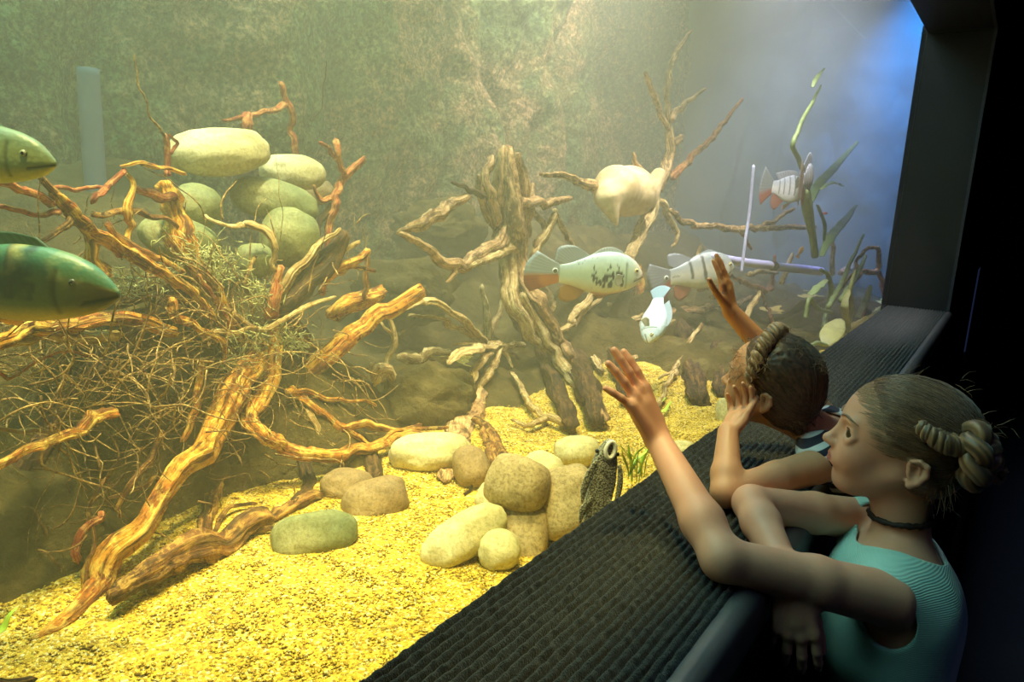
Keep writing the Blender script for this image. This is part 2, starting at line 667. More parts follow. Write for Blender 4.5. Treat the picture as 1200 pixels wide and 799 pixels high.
rockwall('wall_back', (TX, TY0, -0.6), (0, TY1 - TY0, 0), (0, 0, 3.1), 520, 200, (1, 0, 0), 0.26, 3)
M_rock_far = simple('end_wall_paint', srgb(84, 94, 74), 0.95, 5, 0.15, 0.3, 0.02)
rockwall('wall_end', (TX - 0.3, TY1, -0.6), (-TX + 0.3, 0, 0), (0, 0, 3.1), 120, 120, (0, -1, 0), 0.05, 5, M_rock_far)
rockwall('wall_left', (0, TY0, -0.6), (TX, 0, 0), (0, 0, 3.1), 60, 60, (0, 1, 0), 0.10, 6)
struct('wall_tank_top', [((TX - 0.4, TY0 - 0.1, 2.45), (0.0, TY1 + 0.1, 2.55))], M_black)
struct('wall_tank_front', [((-0.004, -2.4, -0.75), (0.0, 6.9, -0.5)), ((-0.004, -2.4, W_TOP + 0.04), (0.0, 6.9, 2.45)),
                           ((-0.03, W_END + 0.03, -0.5), (0.0, 6.9, W_TOP + 0.04)), ((-0.03, -2.4, -0.5), (0.0, -1.35, W_TOP + 0.04))], M_black)

# rock bank under the roots and at the back; dark colour holds root shade
M_bank, t, out = nt('shaded_bank_rock')
v = coords(t)
na = noise_n(t, v, 6, 6, 0.7)
nb = noise_n(t, v, 40, 5, 0.7)
c = ramp(t, na, [(0.35, srgb(52, 48, 24)), (0.55, srgb(84, 72, 38)), (0.72, srgb(112, 100, 60))])
principled(t, out, c, 0.95, bump(t, nb, 0.8, 0.02), Specular_IOR_Level=0.1)


def sstep(a, b, x):
    t_ = np.clip((x - a) / (b - a), 0, 1)
    return t_ * t_ * (3 - 2 * t_)


bx_ = np.linspace(TX - 0.1, -0.03, 200); by_ = np.linspace(TY0 + 0.1, TY1 - 0.1, 420)
X, Y = np.meshgrid(bx_, by_)
x, y = X.ravel(), Y.ravel()
msk = 0.22 + 0.78 * (1 - sstep(1.15, 1.75, y + 0.3 * vnoise(np.stack([x, y, y], 1) * 2.1, 5)))
hb = -0.27 + 0.50 * sstep(0.74, 1.18, -x + 0.10 * fbm(np.stack([x, y, y * 0], 1) * 2.6, 3, 31)) * msk + 0.25 * sstep(1.35, 1.9, -x)  # front edge drawn forward to follow the roots' shadow on the gravel
hb += 0.06 * fbm(np.stack([x, y, y * 0], 1) * 5, 4, 33) * sstep(0.8, 1.0, -x)
m2 = sstep(2.35, 2.9, y + 0.25 * vnoise(np.stack([x, y, y], 1) * 3, 8)) * sstep(0.02, 0.5, -x)
hb += m2 * (0.10 + 0.07 * fbm(np.stack([x, y, y * 0], 1) * 4, 4, 35))
I = np.arange(x.size).reshape(X.shape)
Fb = np.stack([I[:-1, :-1].ravel(), I[:-1, 1:].ravel(), I[1:, 1:].ravel(), I[1:, :-1].ravel()], 1)
o = obj('ground_rock_bank', np.stack([x, y, hb], 1), Fb, M_bank); o['kind'] = 'structure'

# ---- gravel: bumpy bed plus loose pebbles, uncountable
M_gravel, t, out = nt('yellow_gravel')
v = coords(t)
vo = N_(t, 'ShaderNodeTexVoronoi'); vo.inputs['Scale'].default_value = 240
t.links.new(v, vo.inputs['Vector'])
sep = N_(t, 'ShaderNodeSeparateColor'); t.links.new(vo.outputs['Color'], sep.inputs[0])
c = ramp(t, sep.outputs[0], [(0.0, srgb(140, 108, 24)), (0.25, srgb(204, 166, 34)), (0.6, srgb(228, 194, 48)), (0.85, srgb(236, 206, 84)), (1.0, srgb(250, 238, 180))])
n = noise_n(t, v, 6, 3)
c = mixc(t, 0.3, c, ramp(t, n, [(0.35, (0.55, 0.5, 0.25)), (0.65, (1, 1, 1))]), 'MULTIPLY')
principled(t, out, c, 0.7, bump(t, vo.outputs['Distance'], 0.8, -0.006))


def gravel_h(x, y):
    q = np.stack([x * 1.6, y * 1.6, x * 0], 1)
    h = GZ + 0.02 * fbm(q, 2, 21)
    h = h + 0.05 * np.clip((-x - 0.9) / 0.8, 0, 1)
    # swept hollow under the great root, heap along the front glass
    h = h + 0.015 * np.exp(-((x + 0.1) / 0.15) ** 2)
    return h


mb_x = np.linspace(-1.55, -0.024, 130); mb_y = np.linspace(TY0 + .15, TY1 - .12, 420)
X, Y = np.meshgrid(mb_x, mb_y)
x, y = X.ravel(), Y.ravel()
h = gravel_h(x, y) + 0.003 * vnoise(np.stack([x, y, y * 0], 1) / 0.02, 4)
I = np.arange(x.size).reshape(X.shape)
Fg = np.stack([I[:-1, :-1].ravel(), I[:-1, 1:].ravel(), I[1:, 1:].ravel(), I[1:, :-1].ravel()], 1)
# loose pebbles
ph = (1 + 5 ** 0.5) / 2
ico = np.array([(1, 0, 0), (-1, 0, 0), (0, 1, 0), (0, -1, 0), (0, 0, 1), (0, 0, -1)]) * 1.15
icf = np.array([(0, 2, 4), (2, 1, 4), (1, 3, 4), (3, 0, 4), (2, 0, 5), (1, 2, 5), (3, 1, 5), (0, 3, 5)])
NPB = 62000
gx = -0.03 - RNG.random(NPB) ** 1.1 * 1.15
gy = 0.05 + RNG.random(NPB) * 2.5
gz = gravel_h(gx, gy)
sz = RNG.uniform(0.0014, 0.0030, NPB) * np.where(RNG.random(NPB) < 0.05, 1.7, 1)
sc3 = sz[:, None] * np.stack([RNG.uniform(.8, 1.3, NPB), RNG.uniform(.8, 1.3, NPB), RNG.uniform(.5, .8, NPB)], 1)
ang = RNG.random(NPB) * 2 * PI
base = ico[None] * sc3[:, None, :]
bx = base[..., 0] * np.cos(ang)[:, None] - base[..., 1] * np.sin(ang)[:, None]
by = base[..., 0] * np.sin(ang)[:, None] + base[..., 1] * np.cos(ang)[:, None]
PV = np.stack([bx + gx[:, None], by + gy[:, None], base[..., 2] + (gz + sz * 0.3)[:, None]], -1).reshape(-1, 3)
PF = (icf[None] + (np.arange(NPB) * 6)[:, None, None]).reshape(-1, 3) + x.size
Fg3 = np.concatenate([Fg[:, [0, 1, 2]], Fg[:, [0, 2, 3]], PF])
o = obj('gravel', np.vstack([np.stack([x, y, h], 1), PV]), Fg3, M_gravel)
tag(o, 'bright yellow gravel covering the bottom of the tank', 'gravel', kind='stuff')

# ---- the water: murky, it scatters the lamps' light
M_water, t, out = nt('murky_water')
vs = N_(t, 'ShaderNodeVolumeScatter')
vs.inputs['Color'].default_value = (0.93, 0.95, 0.72, 1)
vs.inputs['Density'].default_value = 0.135
vs.inputs['Anisotropy'].default_value = 0.35
t.links.new(vs.outputs[0], out.inputs['Volume'])
struct('water', [((TX - 0.5, TY0 - 0.2, -0.62), (-0.0225, TY1 + 0.2, 1.95))], M_water)
# ================================================================== stones
def mat_stone(name, c0, c1, c2, speck=0.5):
    m, t, out = nt(name)
    v = coords(t)
    n1 = noise_n(t, v, 5, 4)
    n2 = noise_n(t, v, 160, 4, 0.7)
    n3 = noise_n(t, v, 34, 5, 0.65)
    c = ramp(t, n1, [(0.3, c0), (0.5, c1), (0.72, c2)])
    c = mixc(t, speck, c, ramp(t, n2, [(0.36, (0.45, 0.42, 0.34)), (0.55, (1, 1, 1)), (0.75, (1, 1, 0.95))]), 'MULTIPLY')
    c = mixc(t, 0.35, c, ramp(t, n3, [(0.38, (0.5, 0.5, 0.34)), (0.6, (1, 1, 1))]), 'MULTIPLY')
    principled(t, out, c, 0.75, bump(t, n2, 0.35, 0.003, bump(t, n3, 0.35, 0.006)))
    return m


MS = [mat_stone('pale_stone', srgb(176, 166, 112), srgb(216, 204, 146), srgb(240, 232, 184)),
      mat_stone('speckled_stone', srgb(150, 128, 88), srgb(182, 160, 112), srgb(214, 194, 148), 0.8),
      mat_stone('mossy_stone', srgb(90, 104, 62), srgb(132, 136, 86), srgb(176, 170, 118), 0.6),
      mat_stone('brown_stone', srgb(120, 98, 60), srgb(152, 126, 80), srgb(186, 160, 108), 0.7)]


def sphere_grid(nu=40, nv=26):
    V, F = [], []
    for i in range(nv + 1):
        th = PI * i / nv
        for j in range(nu):
            p = 2 * PI * j / nu
            V.append((math.sin(th) * math.cos(p), math.sin(th) * math.sin(p), math.cos(th)))
    for i in range(nv):
        for j in range(nu):
            k = (j + 1) % nu
            F.append((i * nu + j, (i + 1) * nu + j, (i + 1) * nu + k, i * nu + k))
    return np.array(V), F


SG = sphere_grid(56, 36)


def stone(px, py, wpx, hpx, rot, label, mi=0, x=None, z=None, depth=0.85, seed=0, group=None, sq=2.3, lump=0.09, name='river_stone', cat='stone', group_=None, sit=False):
    """a water-worn stone whose outline is an ellipse of half axes wpx, hpx turned by rot degrees"""
    c = at(px, py, x=x, z=z if (x is not None or z is not None) else GZ + .02)
    d = depth_of(c)
    a, b = wpx * d / FPX, hpx * d / FPX
    if sit:                      # its underside rests on the gravel
        for _ in range(4):
            c = at(px, py, z=GZ + .82 * b)
            d = depth_of(c)
            a, b = wpx * d / FPX, hpx * d / FPX
    elif c[2] < GZ + .35 * b:      # sits on the gravel, partly sunk
        c = at(px, py, z=GZ + .35 * b)
        d = depth_of(c)
        a, b = wpx * d / FPX, hpx * d / FPX
    cth = depth * (a * b) ** 0.5
    V = SG[0].copy()
    V = np.sign(V) * np.abs(V) ** (2 / sq)
    V *= 1 / np.maximum(np.abs(V).max(0), 1e-6)
    V = V * (1 + lump * fbm(SG[0] * 1.1 + seed * 7.7, 3, seed)[:, None])
    if name == 'boulder':
        V = V * (1 + .16 * fbm(SG[0] * 3.1 + seed, 4, seed + 2)[:, None])
    ax = np.array([math.cos(math.radians(rot)), math.sin(math.radians(rot))])
    f = c - CAM; f /= np.linalg.norm(f)
    r_ = RIGHT - f * (RIGHT @ f); r_ /= np.linalg.norm(r_)
    u_ = np.cross(r_, f)
    e1 = r_ * ax[0] + u_ * ax[1]
    e2 = -r_ * ax[1] + u_ * ax[0]
    W = c + V[:, :1] * e1 * a + V[:, 1:2] * e2 * b + V[:, 2:] * f * cth
    o = obj(name, W, SG[1], M_bank if name == 'boulder' else MS[mi], loc=c)
    tag(o, label, cat, group_)
    return o


# pile on top of the great root
P1 = dict(mi=2)
stone(258, 178, 57, 28, 4, 'largest pale yellow-green oval stone, topmost of the pile on the root stump', 0, x=-1.10, seed=1, depth=0.8)
stone(343, 202, 38, 21, -4, 'flat oval stone right of the topmost stone, upper one beside the red twigs', 0, x=-1.18, seed=2)
stone(320, 236, 50, 25, -16, 'long tilted oval stone in the middle of the stone pile, under two others', 2, x=-1.06, seed=3)
stone(340, 277, 34, 34, -30, 'rounded triangular stone at the lower right corner of the stone pile', 2, x=-1.00, seed=4, sq=2.2)
stone(230, 243, 30, 27, -20, 'round stone below the left end of the topmost pale stone', 2, x=-1.06, seed=5)
stone(212, 282, 46, 27, -24, 'broad half-buried stone at the lower left of the stone pile', 2, x=-1.00, seed=6)
stone(300, 305, 22, 20, 0, 'small green algae-covered stone among the upright roots', 2, x=-0.98, seed=7)
stone(372, 226, 20, 14, 10, 'small dull stone wedged behind the right side of the pile', 3, x=-1.25, seed=8)
# rock that carries the pile, mostly in the dark
# front group by the glass
stone(606, 566, 38, 32, -14, 'large speckled squarish stone resting on top of the front stones', 1, x=-0.28, seed=11, sq=2.7, lump=0.07)
stone(545, 629, 55, 27, 33, 'long tilted pale stone lying at the left of the front group', 0, seed=12, sq=2.4, sit=True)
stone(586, 645, 26, 25, 20, 'small round pale stone beside the glass in front of the group', 0, seed=13, sit=True)
stone(612, 622, 32, 40, 0, 'shadowed tan stone under the squarish speckled stone', 1, x=-0.28, seed=14, sq=2.6)
stone(637, 553, 26, 24, -20, 'pale stone peeping out behind the squarish speckled stone', 0, seed=15, sit=True)
stone(676, 529, 29, 20, 4, 'smooth dome-like pale stone at the back of the front group', 0, seed=16, sit=True)
stone(664, 590, 42, 44, 20, 'big tan stone beside the grey sucker fish, against the glass', 1, seed=17, sq=2.6, sit=True)
stone(578, 585, 22, 20, -40, 'pale stone tucked under the left side of the squarish stone', 0, seed=18, sit=True)
stone(797, 527, 18, 11, 0, 'small white stone by the glass behind the raised forearm', 0, seed=19, sit=True)
stone(848, 482, 9, 16, 0, 'pale stone half hidden by the younger girl\'s cheek and hand', 0, seed=20, sit=True)
# middle of the floor, yellowish in the haze
stone(505, 530, 50, 24, 4, 'pale patched oval stone under the long thin root in mid tank', 0, seed=21, sit=True)
stone(552, 548, 22, 26, 10, 'small brown stone right of the patched oval stone', 3, seed=22, sit=True)
stone(440, 586, 40, 26, 14, 'grey-brown rounded stone with dark root across its top', 3, x=-0.62, seed=23, sq=2.6)
stone(368, 627, 50, 27, 8, 'mossy flat stone half sunk in gravel at the edge of the roots', 2, x=-0.60, seed=24, sq=2.6)
stone(408, 570, 32, 22, 0, 'brown stone in shade behind the two gravel stones', 3, x=-0.80, seed=25)
stone(500, 470, 60, 40, 0, 'broad dim rock behind the pale root stick in mid tank', 3, x=-1.35, seed=26, name='boulder', cat='rock', lump=.2)
stone(470, 345, 60, 40, 10, 'brown rock bulge below the back wall behind the thick orange root', 3, x=-1.5, seed=27, name='boulder', cat='rock', lump=.2)
stone(515, 265, 52, 30, 0, 'ochre rock shelf left of the upright stump', 3, x=-1.75, seed=28, name='boulder', cat='rock', lump=.2)
stone(45, 612, 60, 26, 0, 'brown stone at the shaded edge of the gravel, far left', 3, x=-0.95, seed=30)
# ================================================================== driftwood and roots
def mat_wood(name, dark, mid, light, patch, sc=1.0, rough=0.75, grain=True):
    m, t, out = nt(name)
    v = coords(t)
    n1 = noise_n(t, v, 9 * sc, 5, 0.6, 0.6)
    n2 = noise_n(t, v, 42 * sc, 5, 0.7, 0.4)
    n3 = noise_n(t, v, 130 * sc, 3, 0.6)
    c = ramp(t, n1, [(0.34, dark), (0.46, mid), (0.60, light)])
    c = mixc(t, ramp(t, n2, [(0.50, (0, 0, 0)), (0.60, (0.85, 0.85, 0.85))]), c, patch)
    c = mixc(t, ramp(t, n2, [(0.34, (0.8, 0.8, 0.8)), (0.44, (0, 0, 0))]), c, dark)
    nb = bump(t, n3, 0.4, 0.003, bump(t, n2, 0.5, 0.006))
    if grain:
        at_ = t.nodes.new('ShaderNodeAttribute'); at_.attribute_name = 'Col'
        g1 = noise_n(t, at_.outputs['Vector'], 2.4, 5, 0.65, 0.3)
        g2 = noise_n(t, at_.outputs['Vector'], 0.9, 3, 0.6)
        c = mixc(t, ramp(t, g1, [(0.36, (0.9, 0.9, 0.9)), (0.47, (0, 0, 0))]), c, dark)
        c = mixc(t, ramp(t, g1, [(0.55, (0, 0, 0)), (0.62, (0.8, 0.8, 0.8))]), c, patch)
        c = mixc(t, ramp(t, g2, [(0.36, (0.75, 0.75, 0.75)), (0.46, (0, 0, 0))]), c, dark)
        nb = bump(t, g1, 1.0, 0.012, nb)
    principled(t, out, c, rough, nb, Specular_IOR_Level=0.3)
    return m


WO = mat_wood('orange_root_bark', srgb(70, 36, 14), srgb(190, 112, 30), srgb(226, 160, 48), srgb(246, 206, 96))
WB = mat_wood('brown_root_bark', srgb(50, 34, 16), srgb(104, 66, 28), srgb(150, 100, 44), srgb(198, 152, 70))
WR = mat_wood('red_twig_bark', srgb(110, 50, 26), srgb(178, 88, 44), srgb(206, 122, 66), srgb(226, 170, 100), 1.5)
WP = mat_wood('pale_driftwood', srgb(130, 98, 52), srgb(184, 150, 88), srgb(214, 184, 116), srgb(236, 212, 148))
WG = mat_wood('weathered_trunk', srgb(84, 62, 34), srgb(158, 118, 72), srgb(196, 152, 98), srgb(222, 184, 126))
WT = mat_wood('fine_root', srgb(70, 52, 26), srgb(112, 84, 42), srgb(150, 118, 62), srgb(196, 164, 98), 2.0, grain=False)
WTD = mat_wood('fine_dark_root', srgb(60, 44, 20), srgb(96, 70, 34), srgb(120, 90, 46), srgb(150, 118, 64), 2.0, grain=False)
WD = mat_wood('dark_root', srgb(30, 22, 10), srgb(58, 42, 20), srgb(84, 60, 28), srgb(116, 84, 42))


def pix(pts):
    out = []
    for p in pts:
        q = at(p[0], p[1], x=p[2])
        if q[2] < GZ + .014:      # lies on the gravel
            q = at(p[0], p[1], z=GZ + .014)
        out.append(q)
    return np.array(out)


def limb(pts, radii, **k):
    """pts: (px, py, x-distance behind the glass); radii in pixels"""
    P = pix(pts)
    D = np.array([depth_of(p) for p in P])
    R = np.interp(np.linspace(0, 1, len(P)), np.linspace(0, 1, len(radii)), radii) * D / FPX
    k.setdefault('ridge', 0.30)
    k.setdefault('rough', 0.12)
    k.setdefault('wob', 0.012)
    k['seg'] = max(k.get('seg', 12), 10) + (6 if max(radii) > 6 else 0)
    return tube(P, R, attr=True, **k)


SEED = [100]


def wood_part(name, parent, pts, radii, mat, **k):
    SEED[0] += 1
    k.setdefault('seed', SEED[0])
    V, F, A = limb(pts, radii, **k)
    return obj(name, V, F, mat, parent, cols=A)


def wood_thing(name, label, cat, parts, group=None, base=None):
    """parts: list of (partname, pts, radii, mat, kw)"""
    if base is None:
        base = pix([parts[0][1][0]])[0]
    r = root(name, label, cat, base, group)
    for p in parts:
        kw = p[4] if len(p) > 4 else {}
        wood_part(p[0], r, p[1], p[2], p[3], **kw)
    return r


# ---- the great upturned root stump on the left
stump = root('root_stump', 'huge upturned root stump with many orange roots, filling the left of the tank', 'driftwood', at(250, 520, x=-0.95))
SP = [
    # core and the long leg that reaches down to the gravel
    ('root', [(302, 415, -.93), (280, 450, -.90), (255, 490, -.86), (222, 540, -.80), (185, 590, -.76), (148, 640, -.72), (112, 690, -.70), (75, 728, -.69), (40, 747, -.70)], [11, 17, 16, 13, 10, 14, 15, 13, 5], WO, dict(ridge=.38, rough=.2, seg=18)),
    ('root', [(320, 385, -.97), (318, 420, -.95), (312, 455, -.92), (300, 480, -.88)], [8, 13, 12, 9], WO, dict(rough=.25)),
    ('root', [(298, 470, -.90), (296, 495, -.86), (312, 515, -.82), (345, 527, -.80), (392, 535, -.78), (430, 528, -.78), (470, 512, -.76), (505, 510, -.74), (545, 528, -.70), (570, 545, -.66)], [10, 10, 9, 8, 8, 6, 4, 3.4, 3, 2], WO, dict(seg=14, ridge=.3)),
    ('root', [(335, 458, -.92), (365, 462, -.90), (400, 470, -.88), (440, 475, -.86)], [4, 3.4, 3, 2], WO),
    ('root', [(340, 455, -.93), (370, 480, -.88), (400, 500, -.84), (430, 520, -.80), (470, 505, -.78), (525, 500, -.76)], [5, 4.5, 4, 3.5, 3, 2], WO),
    ('root', [(355, 462, -.92), (365, 490, -.88), (385, 518, -.84), (410, 530, -.8)], [4, 4, 3, 2], WP),
    ('root', [(372, 487, -.9), (385, 495, -.86), (420, 500, -.82), (458, 508, -.8), (492, 498, -.78)], [5, 5, 4.5, 4, 3], WO),
    # arms to the upper left
    ('root', [(190, 215, -.98), (200, 245, -.97), (205, 275, -.96), (222, 305, -.95), (245, 335, -.94), (262, 362, -.94), (282, 395, -.94)], [8, 11, 12, 9, 8, 6, 6], WO, dict(ridge=.5, rough=.3, seg=16)),
    ('root', [(60, 225, -.80), (78, 240, -.81), (110, 268, -.83), (145, 292, -.86), (180, 316, -.88), (215, 340, -.90), (250, 372, -.92)], [4, 8, 8, 8, 7, 6, 5], WO, dict(ridge=.5, rough=.25, seg=14)),
    ('root', [(62, 240, -.80), (35, 228, -.78), (0, 216, -.76), (-40, 206, -.74)], [6, 5, 5, 4], WR),
    ('root', [(70, 250, -.8), (40, 256, -.79), (0, 246, -.78), (-30, 240, -.78)], [4, 3, 3, 2], WR),
    ('root', [(75, 245, -.82), (62, 228, -.80), (48, 208, -.78)], [5, 5, 4], WB),
    ('root', [(82, 245, -.82), (74, 268, -.80), (50, 282, -.78)], [5, 4, 2.5], WB),
    ('root', [(95, 262, -.86), (104, 285, -.86), (116, 308, -.87), (124, 320, -.88)], [6, 12, 14, 8], WO, dict(rough=.4, flat=.6)),
    ('root', [(125, 262, -.86), (150, 285, -.88), (190, 300, -.9), (215, 318, -.92)], [4, 5, 4, 3], WO),
    ('root', [(142, 195, -.90), (175, 192, -.92), (215, 204, -.95)], [3.5, 5, 4], WO, dict(flat=.5, ridge=.45)),
    ('root', [(145, 198, -.90), (120, 220, -.88), (108, 236, -.86)], [3, 4, 3], WR),
    ('root', [(150, 205, -.91), (158, 222, -.9), (150, 245, -.89), (155, 265, -.89), (148, 285, -.88)], [3, 3, 5, 4, 3], WO, dict(rough=.3)),
    ('root', [(160, 220, -.92), (185, 230, -.93), (205, 232, -.95)], [3, 6, 4], WR),
    ('root', [(60, 220, -.85), (90, 219, -.87), (125, 219, -.89)], [2.5, 2.5, 2], WR),
    ('root', [(108, 250, -.86), (150, 254, -.9), (200, 262, -.94), (232, 300, -.95)], [3, 4, 3, 2], WB),
    # dark slab below the pile, right-hand splinters
    ('root', [(215, 300, -.93), (235, 325, -.93), (258, 345, -.94), (276, 380, -.95)], [6, 11, 9, 5], WB, dict(flat=.6, ridge=.5)),
    ('root', [(398, 268, -.90), (375, 290, -.92), (350, 318, -.94), (322, 348, -.96)], [4, 7, 9, 12], WP, dict(flat=.5, ridge=.5, seg=14)),
    ('root', [(404, 272, -.92), (385, 300, -.94), (358, 328, -.96), (330, 355, -.97)], [6, 12, 14, 14], WD, dict(ridge=.5)),
    ('root', [(422, 284, -.90), (400, 302, -.92), (378, 322, -.94), (350, 340, -.96)], [2, 3, 3.5, 5], WP),
    ('root', [(432, 294, -.90), (405, 312, -.92), (380, 332, -.94)], [5, 5, 4], WO, dict(ridge=.45)),
    ('root', [(440, 318, -.90), (410, 318, -.92), (385, 326, -.94)], [2, 3, 4], WO),
    ('root', [(430, 300, -.95), (430, 330, -.95), (427, 350, -.95)], [3, 4, 3], WB),
    ('root', [(330, 312, -.92), (322, 345, -.92), (316, 368, -.93)], [4, 7, 8], WR, dict(rough=.25)),
    ('root', [(288, 262, -.94), (308, 272, -.93), (318, 300, -.92), (322, 316, -.92)], [4, 5, 4, 4], WP, dict(rough=.3)),
    ('root', [(240, 252, -.95), (270, 262, -.94), (292, 264, -.94)], [2, 3, 4], WP),
    ('root', [(262, 360, -.92), (300, 382, -.91), (332, 378, -.9), (356, 360, -.88), (392, 348, -.86)], [4, 4, 3.5, 3, 2], WP),
    ('root', [(240, 392, -.90), (262, 388, -.90), (300, 384, -.9)], [4, 4, 3], WP),
    ('root', [(200, 352, -.84), (206, 372, -.84), (232, 384, -.86), (258, 400, -.88), (262, 420, -.88)], [5, 6, 4, 3.5, 3], WO, dict(rough=.3)),
    ('root', [(232, 322, -.86), (248, 345, -.86), (262, 362, -.87), (268, 380, -.87)], [3, 3, 3, 2], WR),
    # left-hand roots
    ('root', [(-40, 420, -.72), (0, 402, -.74), (40, 388, -.78), (95, 376, -.82), (150, 374, -.86), (205, 390, -.9)], [7, 8, 8, 8, 7, 5], WO, dict(ridge=.45, seg=14)),
    ('root', [(-30, 412, -.76), (30, 398, -.8), (85, 393, -.84), (140, 392, -.88)], [5, 7, 8, 5], WP, dict(ridge=.4)),
    ('root', [(-40, 570, -.66), (0, 545, -.69), (40, 522, -.72), (80, 505, -.75), (108, 495, -.77), (134, 484, -.79)], [6, 6, 6, 6, 8, 7], WO, dict(rough=.25, seg=14)),
    ('root', [(-30, 360, -.68), (0, 362, -.7), (22, 372, -.72)], [6, 8, 7], WO),
    ('root', [(-20, 508, -.8), (20, 506, -.82), (60, 506, -.86)], [3, 3, 2], WP),
    ('root', [(-20, 440, -.78), (20, 434, -.8), (70, 420, -.84), (110, 415, -.88)], [2, 2.4, 2, 1.5], WR),
    ('root', [(190, 505, -.84), (178, 535, -.82), (155, 560, -.8), (142, 590, -.79), (140, 605, -.78)], [4, 4, 4, 3, 2.5], WB),
    ('root', [(235, 425, -.90), (232, 455, -.88), (225, 480, -.86), (214, 515, -.84)], [4, 4, 4, 3], WO),
    ('root', [(118, 600, -.78), (105, 625, -.76), (90, 655, -.75)], [4, 5, 5], WR),
    ('root', [(200, 575, -.80), (175, 560, -.82), (120, 585, -.84)], [3, 3, 2], WB),
    ('root', [(340, 400, -1.0), (300, 440, -1.0), (250, 500, -1.0), (215, 580, -.95)], [14, 20, 16, 10], WD, dict(seg=14, rough=.3)),
    ('root', [(330, 380, -1.02), (380, 440, -1.05), (420, 500, -1.05), (440, 560, -1.0)], [14, 16, 12, 8], WD, dict(seg=14, rough=.3)),
    ('root', [(220, 330, -1.02), (150, 400, -1.0), (80, 470, -1.0), (20, 560, -.95)], [14, 16, 14, 12], WD, dict(seg=14, rough=.3)),
    ('root', [(180, 340, -1.0), (90, 350, -.98), (0, 340, -.95), (-50, 345, -.95)], [10, 14, 13, 10], WD, dict(seg=14)),
    ('root', [(290, 470, -1.0), (280, 530, -.95), (250, 580, -.9), (240, 620, -.85)], [10, 12, 10, 8], WB, dict(rough=.3)),
    ('root', [(345, 520, -.9), (360, 560, -.88), (345, 590, -.85)], [7, 8, 8], WD),
    ('root', [(100, 690, -.71), (108, 640, -.74), (104, 600, -.78), (125, 560, -.82)], [2, 2, 2, 2], WB),
    ('root', [(300, 300, -.94), (290, 330, -.93), (296, 365, -.93)], [2, 3, 3], WT),
    ('root', [(320, 620, -.78), (262, 625, -.76), (268, 600, -.78), (300, 590, -.8)], [3, 3, 3, 2], WB),
]
for p in SP:
    wood_part(p[0], stump, p[1], p[2], p[3], **(p[4] if len(p) > 4 else {}))


# fine root hair: uncountable
def hair_mesh(n, gen, seg=4):
    mb = MB()
    for i in range(n):
        P, r = gen(i)
        V, F = tube(P, [r, r * 0.85, r * 0.35], seg=seg, n=len(P) * 3, cap='flat')
        mb.add(V, F)
    return mb


R_ = random.Random(5)


def wander(p, d, L, n=5, curl=0.5):
    P = [np.array(p)]
    d = np.array(d, float); d /= np.linalg.norm(d)
    for k in range(n):
        d = d + np.array([R_.gauss(0, 1), R_.gauss(0, 1), R_.gauss(0, 1)]) * curl * 0.5
        d[2] -= 0.03
        d /= np.linalg.norm(d)
        P.append(P[-1] + d * L / n)
    return P


def gen_left(i):
    px, py = R_.uniform(-20, 290), R_.triangular(360, 560, 430)
    x = R_.uniform(-1.0, -.72)
    a = R_.uniform(0, 2 * PI)
    d = RIGHT * math.cos(a) + UP * math.sin(a) * 0.6 + BACK * R_.uniform(-.5, .5)
    return wander(at(px, py, x=x), d, R_.uniform(.07, .26), 6, 0.7), R_.choice([.0008, .001, .0013, .002])


def gen_mid(i):
    px, py = R_.gauss(265, 45), R_.gauss(372, 42)
    x = R_.uniform(-.98, -.84)
    c = at(290, 400, x=-.95)
    p = at(px, py, x=x)
    d = (p - c) + UP * .03 + RIGHT * R_.uniform(-.1, .1)
    return wander(p, d, R_.uniform(.05, .2), 6, 0.5), R_.choice([.001, .0013, .0018, .0025])


def gen_right(i):
    px, py = R_.uniform(300, 440), R_.uniform(380, 560)
    x = R_.uniform(-.98, -.80)
    a = R_.uniform(-1.0, 0.9)
    d = RIGHT * math.cos(a) + UP * math.sin(a) - UP * .3
    return wander(at(px, py, x=x), d, R_.uniform(.05, .2), 6, 0.7), R_.choice([.0008, .0012, .0018])


def gen_up(i):
    px, py = R_.choice([R_.uniform(40, 190), R_.uniform(370, 430)]), R_.uniform(255, 335)
    x = R_.uniform(-1.0, -.84)
    a = R_.uniform(0.3, 2.8)
    d = RIGHT * math.cos(a) + UP * math.sin(a)
    return wander(at(px, py, x=x), d, R_.uniform(.03, .08), 5, 0.6), R_.choice([.001, .0014, .002])


def gen_low(i):
    px, py = R_.uniform(20, 420), R_.uniform(540, 660)
    x = R_.uniform(-.85, -.72)
    a = R_.uniform(0, 2 * PI)
    d = RIGHT * math.cos(a) + UP * math.sin(a)
    return wander(at(px, py, x=x), d, R_.uniform(.04, .14), 5, 0.7), R_.choice([.001, .0016, .0024])


for n, g in ((260, gen_left), (130, gen_mid), (70, gen_right), (40, gen_up), (50, gen_low)):
    hm = hair_mesh(n, g)
    o = hm.obj('fine_root', WT if g != gen_low else WTD, stump)
    o['kind'] = 'stuff'


# moss clumps caught in the middle of the stump
M_moss = simple('grey_green_moss', srgb(150, 150, 96), 0.95, 60, 0.35, 0.6, 0.006)
mb = MB()
for i in range(900):
    cx, cy_, sx, sy = R_.choice([(300, 395, 26, 20), (345, 400, 18, 16), (305, 345, 22, 20), (262, 315, 24, 20), (235, 300, 30, 18), (280, 430, 20, 12), (150, 330, 40, 14)])
    p = at(R_.gauss(cx, sx * .6), R_.gauss(cy_, sy * .6), x=R_.uniform(-.96, -.89))
    d = [R_.gauss(0, 1) for _ in range(3)]
    P = wander(p, d, R_.uniform(.015, .04), 3, 0.9)
    V, F = tube(P, [.0016, .0012, .0006], seg=3, n=5, cap='flat')
    mb.add(V, F)
o = mb.obj('moss', M_moss, stump); o['kind'] = 'stuff'

